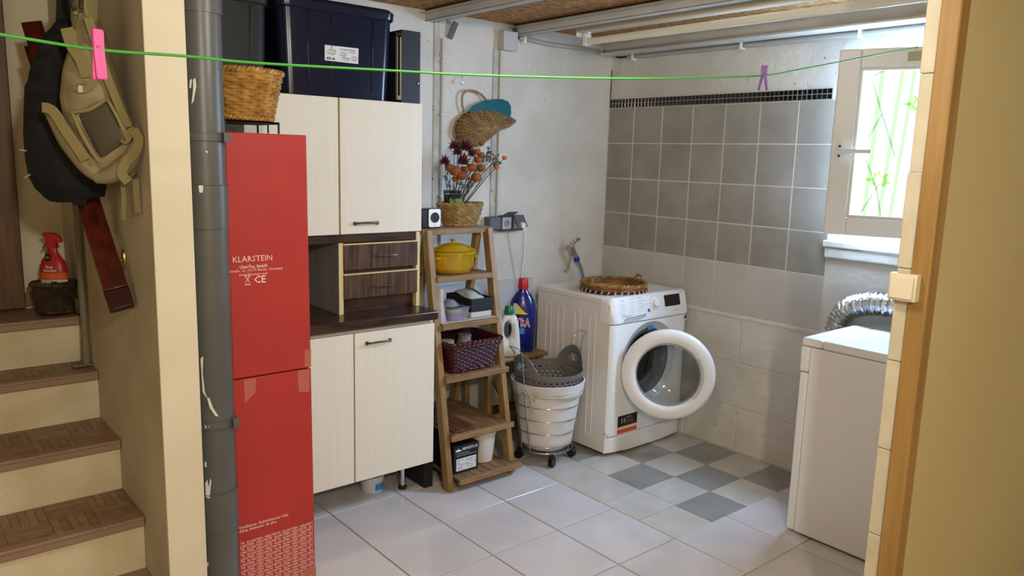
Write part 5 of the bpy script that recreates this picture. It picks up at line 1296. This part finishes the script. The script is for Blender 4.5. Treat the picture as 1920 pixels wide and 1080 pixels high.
# ---- ceiling lamp over the laundry
la = T('tube_lamp', 'cream fluorescent batten lamp with a bare unlit tube under the ceiling', 'ceiling lamp', (2.9, 2.0, 2.09))
ye = 2.93; xl = 2.865
la.p('batten', MB().box((xl-.030, 1.15, 2.128), (xl+.028, ye, 2.178)), mat('batten_cream', 'd5cdb8', .45), .004)
la.p('tube', MB().cyl((xl+.018, 1.22, 2.088), (xl+.018, ye-.035, 2.088), .018, n=24), tubem, sm=60)
for y in (1.2, ye-.025): la.p('tube_holder', MB().box((xl-.002, y-.012, 2.068), (xl+.038, y+.012, 2.13)), plas_w, .004)
la.p('starter', MB().cyl((xl-.005, ye-.06, 2.12), (xl-.005, ye-.06, 2.136), .01, n=12), plas_w)
la.p('end_cap', MB().box((xl-.027, ye-.004, 2.11), (xl+.03, ye+.012, 2.18)), plas_w, .005)
# ---- dryer + duct
DX0, DX1, DY0, DY1, DZ = 2.842, 3.27, .95, 1.572, .826
dy_ = T('tumble_dryer', 'white tumble dryer half hidden behind the right door jamb, below the window', 'dryer', ((DX0+DX1)/2, (DY0+DY1)/2, 0))
dy_.p('side_panel', MB().box((DX0, DY0, .012), (DX1, DY1-.036, DZ-.036)), enamel, .003)
dy_.p('front_panel', MB().box((DX0-.001, DY1-.034, .012), (DX1, DY1, .683)), enamel, .006)
dy_.p('console', MB().box((DX0-.001, DY1-.034, .686), (DX1, DY1+.006, DZ-.036)), enamel, .010, 3)
dy_.p('top_plate', MB().box((DX0-.002, DY0, DZ-.034), (DX1, DY1-.086, DZ)), enamel, .006, 3)
dy_.p('console_top', MB().box((DX0-.002, DY1-.084, DZ-.034), (DX1, DY1+.004, DZ)), enamel, .010, 3)
for x in (DX0+.05, DX1-.05):
    for y in (DY0+.05, DY1-.05): dy_.p('foot', MB().cyl((x, y, .001), (x, y, .013), .018, n=12), blackm)
du = smooth([(3.355, 1.70, .50), (3.352, 1.70, .74), (3.345, 1.66, .86), (3.33, 1.57, .91), (3.32, 1.46, .925), (3.32, 1.2, .93), (3.32, 1.0, .93)], 34)
rs_ = [.047+.0055*math.cos(i*2*PI/5.6) for i in range(len(du))]
# keep duct clear of the wall (tapered radius only)
thing('exhaust_duct', MB().tube([Vector((min(p.x, XR-.062), p.y, p.z)) for p in du], rs_, 26), foil, 'crinkled aluminium exhaust duct arching behind the tumble dryer', 'duct', sm=60)
# ---- light switch on the jamb
sw_ = T('light_switch', 'square ivory surface-mounted light switch on the door jamb', 'switch', (2.08, .89, 1.22))
a = at(1677, 540, 0, 2.07); ysc = (.853, .925)
sw_.p('base', MB().box((2.066, .846, 1.158), (2.0945, .918, 1.230)), plas_iv, .003)
sw_.p('rocker', MB().box((2.059, .852, 1.164), (2.0665, .912, 1.224)), plas_iv, .003)
# ---- clothesline and pegs
A0 = Vector((at(184, 95, 1, 1.0))); 
def pl(px, py, dep):
    d = CM.T @ np.array([(px-960)/FPX, (py-540)/FPX, 1.0]); return Vector(CP+d*dep)
# plan line from the pink peg (1.15 m) to the window wall
P1 = pl(184, 93, 1.15); P2 = pl(1722, 88, 3.08); nrm = (P2-P1).cross(Vector((0,0,1))).normalized()
rows = [(-40, 58), (0, 64.5), (184, 93), (345, 105), (480, 118), (720, 131.5), (900, 141), (1148, 147), (1300, 146), (1432, 141.5), (1500, 130), (1600, 111), (1722, 88)]
cl_pts = [atp(x, y, P1, nrm) for x, y in rows]
# extend beyond the frame to a hook on the near left wall
lft = cl_pts[0]+(cl_pts[0]-cl_pts[1]).normalized()*.9
pts = [lft]+cl_pts
cln = T('clothes_line', 'thin bright green clothes line strung across the laundry room', 'clothes line', P1)
cln.p('cord', MB().tube(smooth(pts[:-1], 6)+[pts[-1]], .0023, 8), lime, sm=60)
def peg(name, label, c, m, spread, tilt, L=.078, W=.011, along=None):
    t = T(name, label, 'clothes peg', c); al = along
    side = al.cross(Vector((0,0,1))).normalized()
    for s_ in (1, -1):
        tk_ = .003 if spread < .005 else .0042; p = MB(); top = c+Vector((0,0,L*.40))+side*(s_*(tk_*1.15))
        mid = c+side*(s_*tk_*1.05); bot = c-Vector((0,0,L*.60))+side*(s_*(.004+spread))+al*(tilt*s_)
        W2 = W/2
        def sec(p_, w, th): return [p_-al*w-side*th, p_+al*w-side*th, p_+al*w+side*th, p_-al*w+side*th]
        p.loft([sec(top, W2*.9, tk_*.8), sec(top-Vector((0,0,.004)), W2, tk_), sec(mid+Vector((0,0,.004)), W2, tk_), sec(mid, W2, tk_*.8), sec(mid-Vector((0,0,.004)), W2, tk_), sec(bot+Vector((0,0,.004)), W2, tk_*.8), sec(bot, W2*.8, tk_*.5)])
        t.p('peg_half', p, m, .0008, sm=40)
    t.p('spring', MB().tube([c+side*(.007*math.cos(a))+al*(-.003+.0006*a)+Vector((0,0,.002+.006*math.sin(a))) for a in (PI*i/5 for i in range(20))], .0008, 5), chrome, sm=60)
al = (P2-P1).normalized(); alh = Vector((al.x, al.y, 0)).normalized()
alp = (Vector((CM[0][0], CM[0][1], CM[0][2]))*1.0); alv = Vector((alp.x, alp.y, 0)).normalized()
peg('clothes_peg', 'pink plastic peg on the clothes line in front of the khaki backpack', P1+Vector((0,0,.0)), pink, .0015, .0015, .072, .0145, alh)
pc2 = atp(1432, 141.5, P1, nrm)
vd = (pc2-Vector(CP)).normalized(); vdh = Vector((vd.x, vd.y, 0)).normalized()
peg('clothes_peg', 'purple plastic peg with open legs on the clothes line near the window', pc2, purple, .007, 0, .074, .010, vdh)
# ---- stair wall things
# conduit on the stair wall
pcn = T('stair_conduit', 'slim grey conduit standing in the corner of the stair wall', 'conduit', (.585, 3.10, .70))
cyv = 3.12; g_m = mat('conduit_taupe', '77705c', .6)
pcn.p('conduit_run', MB().cyl((.583, cyv, .745), (.583, cyv, 1.7), .0125, n=12).cyl((.583, cyv, .705), (.583, cyv, .80), .0140, n=12), g_m, sm=60)
pcn.p('foot_bracket', MB().box((.535, cyv-.02, .7045), (.598, cyv+.03, .712)), g_m, .002)
# robe hook / keyhole plate
kp = at(233, 487, 0, .6)
kh = T('brass_door_knob', 'small brass oval knob plate on the stair wall behind the hanging plank', 'knob', kp)
kh.p('plate', MB().lathe([(.034, 0), (.033, .004), (.020, .006)], (kp.x-.0005, kp.y, kp.z), 24, sx=.45, frame=(Vector((0,1,0)), Vector((0,0,1)), Vector((-1,0,0)))), mat('brass', 'a98f52', .3, metal=.9), sm=50)
kh.p('stem', MB().cyl((kp.x, kp.y, kp.z), (kp.x-.028, kp.y, kp.z-.004), .005, .006, n=10), mat('brass', 'a98f52', .3))
# plank
pt0 = atp(60, 45, (.40, 3.05, 0), (0, 1, 0)); pt1 = atp(227, 572, (.53, 2.46, 0), (0, 1, 0))
dpl = (pt1-pt0).normalized()
pk_ = T('wooden_plank', 'long varnished mahogany plank hanging slanted on the stair wall behind the bags', 'plank', pt1)
vw = (pt1-Vector(CP)).normalized(); sidev = dpl.cross(vw).normalized(); thv = sidev.cross(dpl).normalized()
q = MB(); e = MB()
def sec2(p, w, h): return [p-sidev*w-thv*h, p+sidev*w-thv*h, p+sidev*w+thv*h, p-sidev*w+thv*h]
q.loft([sec2(pt0, .030, .014), sec2(pt1-dpl*.05, .034, .014)]); pk_.p('board', q, mahog, .003)
e.loft([sec2(pt1-dpl*.049, .035, .015), sec2(pt1+dpl*.014, .034, .0145)]); pk_.p('end_block', e, mat('mahogany_dark', '33120c', .4), .004, label='darker end of the plank')
q = MB(); q.loft([sec2(pt0+dpl*.09-sidev*.034, .008, .010), sec2(pt0+dpl*.5-sidev*.030, .008, .010)]); pk_.p('side_lath', q, mat('mahogany_dark', '33120c', .4), .002)
# bags as lofted sacks
def sack(th, name, rows, P0, n, thick, m, bump_seed, mats=None, nseg=28, noise=.006):
    random.seed(bump_seed); n = Vector(n).normalized(); s_ = n.cross(Vector((0,0,1))).normalized(); rings = []
    ph = [random.uniform(0, 6) for _ in range(6)]
    K = len(rows); fine = []
    for i in range(K-1):
        for k in range(5):
            t = k/5; t_ = t*t*(3-2*t)*.5+t*.5; fine.append([rows[i][j]+(rows[i+1][j]-rows[i][j])*(t_ if j else t) for j in range(4)])
    fine.append(list(rows[-1]))
    for (row, xl_, xr_, tk) in fine:
        a = atp(xl_, row, P0, n); b = atp(xr_, row, P0, n); c = (a+b)/2; hw = (b-a).length/2; u_ = (b-a).normalized() if hw > 1e-6 else s_
        z = c.z; ring = []
        for i in range(nseg):
            an = 2*PI*i/nseg; ca, sa = math.cos(an), math.sin(an)
            cs_ = math.copysign(abs(ca)**.8, ca); sn = math.copysign(abs(sa)**.8, sa)
            w_ = noise*(math.sin(9*an+z*25+ph[0])*.5+math.sin(4*an-z*60+ph[1])*.6+math.sin(z*110+2*an+ph[2])*.4)*(1 if tk > .4 else .4)
            ring.append(c+u_*(hw*cs_)+n*((thick*tk+w_)*sn))
        rings.append(ring)
    return th.p(name, MB().loft(rings), m, sm=70), fine
def viewn(x, y, bias=0): v = Vector((-x, -y, 0)).normalized(); return Vector((v.x*math.cos(bias)-v.y*math.sin(bias), v.x*math.sin(bias)+v.y*math.cos(bias), 0))
Pb = (.462, 2.60, 1.6); nb_ = viewn(.462, 2.60, -.2)
bg_ = T('black_bag', 'large black canvas bag hanging behind the khaki backpack on the stair wall', 'bag', (.475, 2.78, 1.35))
sack(bg_, 'sack', [(38, 107, 132, .3), (50, 100, 138, .6), (70, 82, 141, .8), (90, 72, 142, .9), (120, 61, 135, 1), (150, 55, 135, 1), (165, 48, 150, 1), (200, 47, 160, 1.1), (250, 46, 172, 1.2), (300, 50, 190, 1.2), (330, 56, 198, 1.2), (350, 66, 199, 1.1), (368, 82, 196, .8), (376, 92, 158, .5), (379, 105, 145, .2)], Pb, nb_, .065, blackcloth, 3)
st1 = MB(); sdv = Vector((nb_.y, -nb_.x, 0)); st1.ribbon([atp(120, 48, Pb, nb_)+nb_*.01, atp(121, 20, Pb, nb_)+nb_*.012, atp(122, -20, Pb, nb_)+nb_*.01, atp(123, -45, Pb, nb_)-nb_*.02], .036, .006, sdv); bg_.p('strap', st1, blackcloth, sm=50)
st1 = MB(); st1.ribbon([atp(158, 310, Pb, nb_)+nb_*.07, atp(156, 345, Pb, nb_)+nb_*.06, atp(153, 382, Pb, nb_)+nb_*.03], .036, .006, sdv); bg_.p('strap', st1, blackcloth, sm=50)
for pa in (((45,281),(52,282),(59,283)), ((54,333),(61,328),(68,325)), ((45,186),(49,182),(50,183))): bg_.p('white_cord', MB().tube([atp(x, y, Pb, nb_)+nb_*.046 for x, y in pa], .0018, 5), mat('cord_white', 'b5b4ad', .7), sm=60)
Pk = (.50, 2.42, 1.6); nk = viewn(.50, 2.42, -.30)
kb = T('backpack', 'khaki canvas backpack with a dark net pocket hanging on the stair wall', 'backpack', (.5, 2.42, 1.35))
sackrows = [(22, 150, 172, .25), (30, 144, 180, .5), (45, 139, 188, .7), (70, 136, 198, .85), (100, 131, 205, 1), (140, 120, 217, 1.1), (180, 116, 228, 1.15), (205, 120, 238, 1.15), (230, 124, 250, 1.15), (260, 133, 262, 1.1), (290, 142, 268, 1.05), (310, 152, 263, .9), (328, 170, 256, .75), (338, 185, 245, .5), (343, 200, 230, .2)]
sack(kb, 'main_body', sackrows, Pk, nk, .062, olive, 8, noise=.007)
sv = Vector((nk.y, -nk.x, 0))
def kp_(px, py, e): return atp(px, py, Pk, nk)+nk*e
# net pocket: raised patch
def patch4(c4, nu, nv, e, bul):
    mb = MB(); vs = []
    for j in range(nv+1):
        for i in range(nu+1):
            u_, v_ = i/nu, j/nv; x = (c4[0][0]*(1-u_)+c4[1][0]*u_)*(1-v_)+(c4[3][0]*(1-u_)+c4[2][0]*u_)*v_; y = (c4[0][1]*(1-u_)+c4[1][1]*u_)*(1-v_)+(c4[3][1]*(1-u_)+c4[2][1]*u_)*v_
            vs.append(kp_(x, y, e+bul*math.sin(PI*u_)**.6*math.sin(PI*v_)**.6 if 0 < u_ < 1 and 0 < v_ < 1 else e-.012))
    mb.add(vs, [(j*(nu+1)+i, j*(nu+1)+i+1, (j+1)*(nu+1)+i+1, (j+1)*(nu+1)+i) for j in range(nv) for i in range(nu)]); return mb
kb.p('net_pocket', patch4([(156, 214), (217, 188), (252, 262), (204, 303)], 12, 12, .070, .016), meshp, sm=70)
def band(pts, wdt, m, name, e=.07, th=.006, round_=True):
    mb = MB(); P = smooth([kp_(x, y, e+(ee if (ee := (q[0] if q else 0)) else 0)) for x, y, *q in pts], 6)
    mb2 = MB(); mb2.ribbon(P, wdt, th, [((P[min(i+1, len(P)-1)]-P[max(i-1, 0)]).cross(nk)) for i in range(len(P))]); return kb.p(name, mb2, m, .0015, sm=60)
# binding edge around the pocket, bottom pouch roll, straps
def roll(pts, r, m, name, e=.06):
    P = smooth([kp_(x, y, e) for x, y in pts], 6); n_ = len(P); rs__ = [r*(.55+.45*math.sin(PI*min(1, max(0, (i+1)/(n_+1))))) for i in range(n_)]; return kb.p(name, MB().tube(P, rs__, 12), m, sm=70)
roll([(106, 208), (122, 232), (140, 262), (160, 290), (182, 318), (205, 334)], .028, olive, 'left_padding', .045)
roll([(190, 332), (215, 328), (238, 315), (255, 296), (268, 268)], .026, olive, 'bottom_padding', .052)
roll([(154, 214), (170, 250), (188, 282), (203, 304)], .006, olive2, 'pocket_binding', .077); roll([(156, 213), (185, 208), (216, 190)], .006, olive2, 'pocket_binding', .078); roll([(217, 190), (235, 222), (253, 262)], .005, olive2, 'pocket_binding', .074)
band([(143, 60), (152, 90), (170, 120), (180, 150)], .030, olive2, 'shoulder_strap', .072)
band([(180, 40), (196, 90), (212, 140), (232, 190), (254, 240)], .022, olive2, 'shoulder_strap', .066)
band([(102, 205), (112, 206), (124, 214), (140, 240), (160, 270), (180, 300)], .026, olive2, 'shoulder_strap', .085)
band([(158, 168), (170, 172), (184, 170), (196, 152)], .018, olive2, 'buckle_strap', .082)
band([(264, 244), (274, 262), (268, 285), (250, 305), (244, 325), (256, 340)], .026, olive2, 'loop_strap', .076)
band([(243, 240), (248, 265), (262, 246), (272, 258)], .02, olive2, 'loop_strap', .07)
kb.p('buckle', MB().box(kp_(170, 172, .085)-Vector((.006, .004, .010)), kp_(170, 172, .085)+Vector((.008, .004, .012))), chrome, .002)
for xx, y1_ in ((238, 412), (262, 398)):
    kb.p('webbing_tail', (lambda: MB().ribbon([kp_(xx-2, 335, .03), kp_(xx, 370, .03), kp_(xx+(0 if xx < 250 else 3), y1_, .03)], .013 if xx < 250 else .017, .003, sv))(), olive2, .0008)
kb.p('hang_loop', MB().tube(smooth([kp_(150, 32, .03), kp_(142, 5, .03), kp_(140, -25, .03), kp_(152, -50, .0), kp_(168, -20, .02), kp_(166, 10, .03), kp_(170, 34, .03)]), .006, 8), olive2, sm=60)
kb.p('hang_strap', MB().ribbon([kp_(176, 45, .03), kp_(177, 10, .03), kp_(176, -40, .02)], .036, .005, sv), olive2, .001)
kb.p('dark_cord', MB().tube(smooth([kp_(139, -30, .04), kp_(143, 0, .045), kp_(150, 25, .04)]), .006, 6).tube(smooth([kp_(160, -30, .04), kp_(162, 0, .04), kp_(161, 22, .04)]), .006, 6), mat('cord_brown', '33261c', .6), sm=60)
ho = T('coat_hook_rail', 'brown wooden coat hook rail on the stair wall carrying the bags', 'hook rail', (.585, 2.6, 2.08))
ho.p('rail', MB().box((.582, 2.2545, 2.085), (.5995, 3.05, 2.145)), mahog, .003)
for y in (2.40, 2.75): ho.p('hook', MB().tube([(.585, y, 2.10), (.52, y, 2.095), (.50, y, 2.12)], .006, 8), brass_g, sm=60)
# spray bottle and dark basket on the landing
bzl = .8745; bc_ = at(97, 590, 2, bzl); bcy = bc_.y+.035; bcx = .497*(bcy/3.30)+.026
k2 = T('wicker_basket', 'small dark brown wicker basket on the stair landing', 'basket', (bcx, bcy, bzl))
hb_z = zrow(bcx, bcy-.06, 536)-bzl
basket(k2, (bcx, bcy, bzl+.006), .052, .045, .071, .060, max(.09, hb_z-.004), 13, 24, .0042, wick_d, amp=.003, rimr=.006, rimtw=22)
sp = T('spray_bottle', 'red trigger spray bottle of insect repellent standing in the dark wicker basket', 'bottle', (bcx, bcy, bzl+.01))
Rb = Vector((CM[0][0], CM[0][1], 0)).normalized(); Fb = Vector((Rb.y, -Rb.x, 0)); Fb = Fb if Fb.dot(Vector((-bcx, -bcy, 0))) > 0 else -Fb
s0 = bzl+.012; kbx, kby = bcx, bcy; bcx += .004
def zr2(row): return zrow(bcx, bcy-.03, row)
zt_ = zr2(437); zn = zr2(468); zs_ = zr2(485); zw = zr2(525); zo = zr2(512)
frs = (Rb, Fb, Vector((0,0,1))); cbt = Vector((bcx, bcy, 0)); 
def wd_(k): return k
rprof = [(.040, s0), (.045, s0+.01), (.046, zw)]
sp.p('bottle_base', MB().lathe([(.038, s0), (.044, s0+.008), (.0445, zw)], cbt, 32, 1.12, .6, frs), mat('spray_white', 'c9c4ba', .4), sm=50)
sp.p('orange_band', MB().lathe([(.0446, zw), (.0450, zo)], cbt, 32, 1.12, .6, frs), orange, sm=60)
sp.p('bottle_shoulder', MB().lathe([(.0450, zo), (.0445, zo+.012), (.038, zs_-.012), (.026, zs_+.006), (.017, zn-.010), (.0155, zn+.004)], cbt, 32, 1.12, .62, frs), mat('spray_red', 'a8201c', .35), sm=60)
hz9 = zt_
hdp = [(-.030, zt_-.004), (-.033, zt_-.012), (-.024, zt_-.017), (-.014, zt_-.030), (-.016, zn+.002), (.016, zn+.002), (.017, zt_-.040), (.036, zt_-.036), (.036, zt_-.046+.02), (.026, zt_-.010), (.008, zt_-.001), (-.018, zt_)]
def fpt(a, z, e): return cbt+Rb*a+Fb*e+Vector((0,0,z))
sp.p('trigger_head', MB().prism([fpt(a, z, -.010) for a, z in hdp], Fb*.020), mat('spray_red', 'a8201c', .35), .003)
sp.p('trigger', MB().prism([fpt(a, z, -.005) for a, z in ((-.018, zt_-.020), (-.012, zt_-.022), (-.020, zt_-.048), (-.034, zt_-.060), (-.036, zt_-.057), (-.024, zt_-.044))], Fb*.010), mat('spray_red', 'a8201c', .35), .001)
def sfr(a, z, r=.046): return cbt+Rb*a+Fb*(r*.62*math.sqrt(max(0, 1-(a/r)**2))+.0012)+Vector((0,0,z))
q = MB()
for tx, sz, z, yy in (('Stop', .0165, zr2(503), 0), ('Insectes', .0155, zr2(509.5), 0)):
    q_ = text_mb(tx, sz, (0,0,0), (1,0,0), (0,1,0), 'CENTER', bold=.0004, sx=.95); q.add([sfr(v_[0], z+v_[1]) for v_ in q_.v], q_.f)
sp.p('label_lettering', q, label_p, sm=0)
q = MB()
for tx, z in (('Fourmis', zr2(515)), ('Araignees', zr2(519)), ('Cafards', zr2(523))):
    q_ = text_mb(tx, .0085, (.004,0,0), (1,0,0), (0,1,0), 'CENTER'); q.add([sfr(v_[0], z+v_[1]) for v_ in q_.v], q_.f)
sp.p('label_small_text', q, mat('ink_peach', 'd99a72', .6), sm=0)
zk = zr2(482)
sp.p('black_tag', MB().prism([cbt+Rb*a+Fb*.0245+Vector((0,0,z)) for a, z in ((-.014, zk-.016), (.004, zk-.016), (.004, zk+.012), (-.014, zk+.012))], Fb*.001), black)
q = text_mb('KB', .009, cbt+Rb*(-.011)+Fb*.0262+Vector((0,0,zk-.005)), Rb, (0,0,1)); sp.p('tag_lettering', q, label_p, sm=0)
q = MB(); q.add([sfr(a, z)+Fb*.0003 for a, z in ((.004, zw-.002), (.012, zw-.007), (.022, zw-.005), (.026, zw-.012), (.016, zw-.011), (.008, zw-.013))], [(0,1,2,3,4,5)]); sp.p('insect_print', q, black, sm=0)
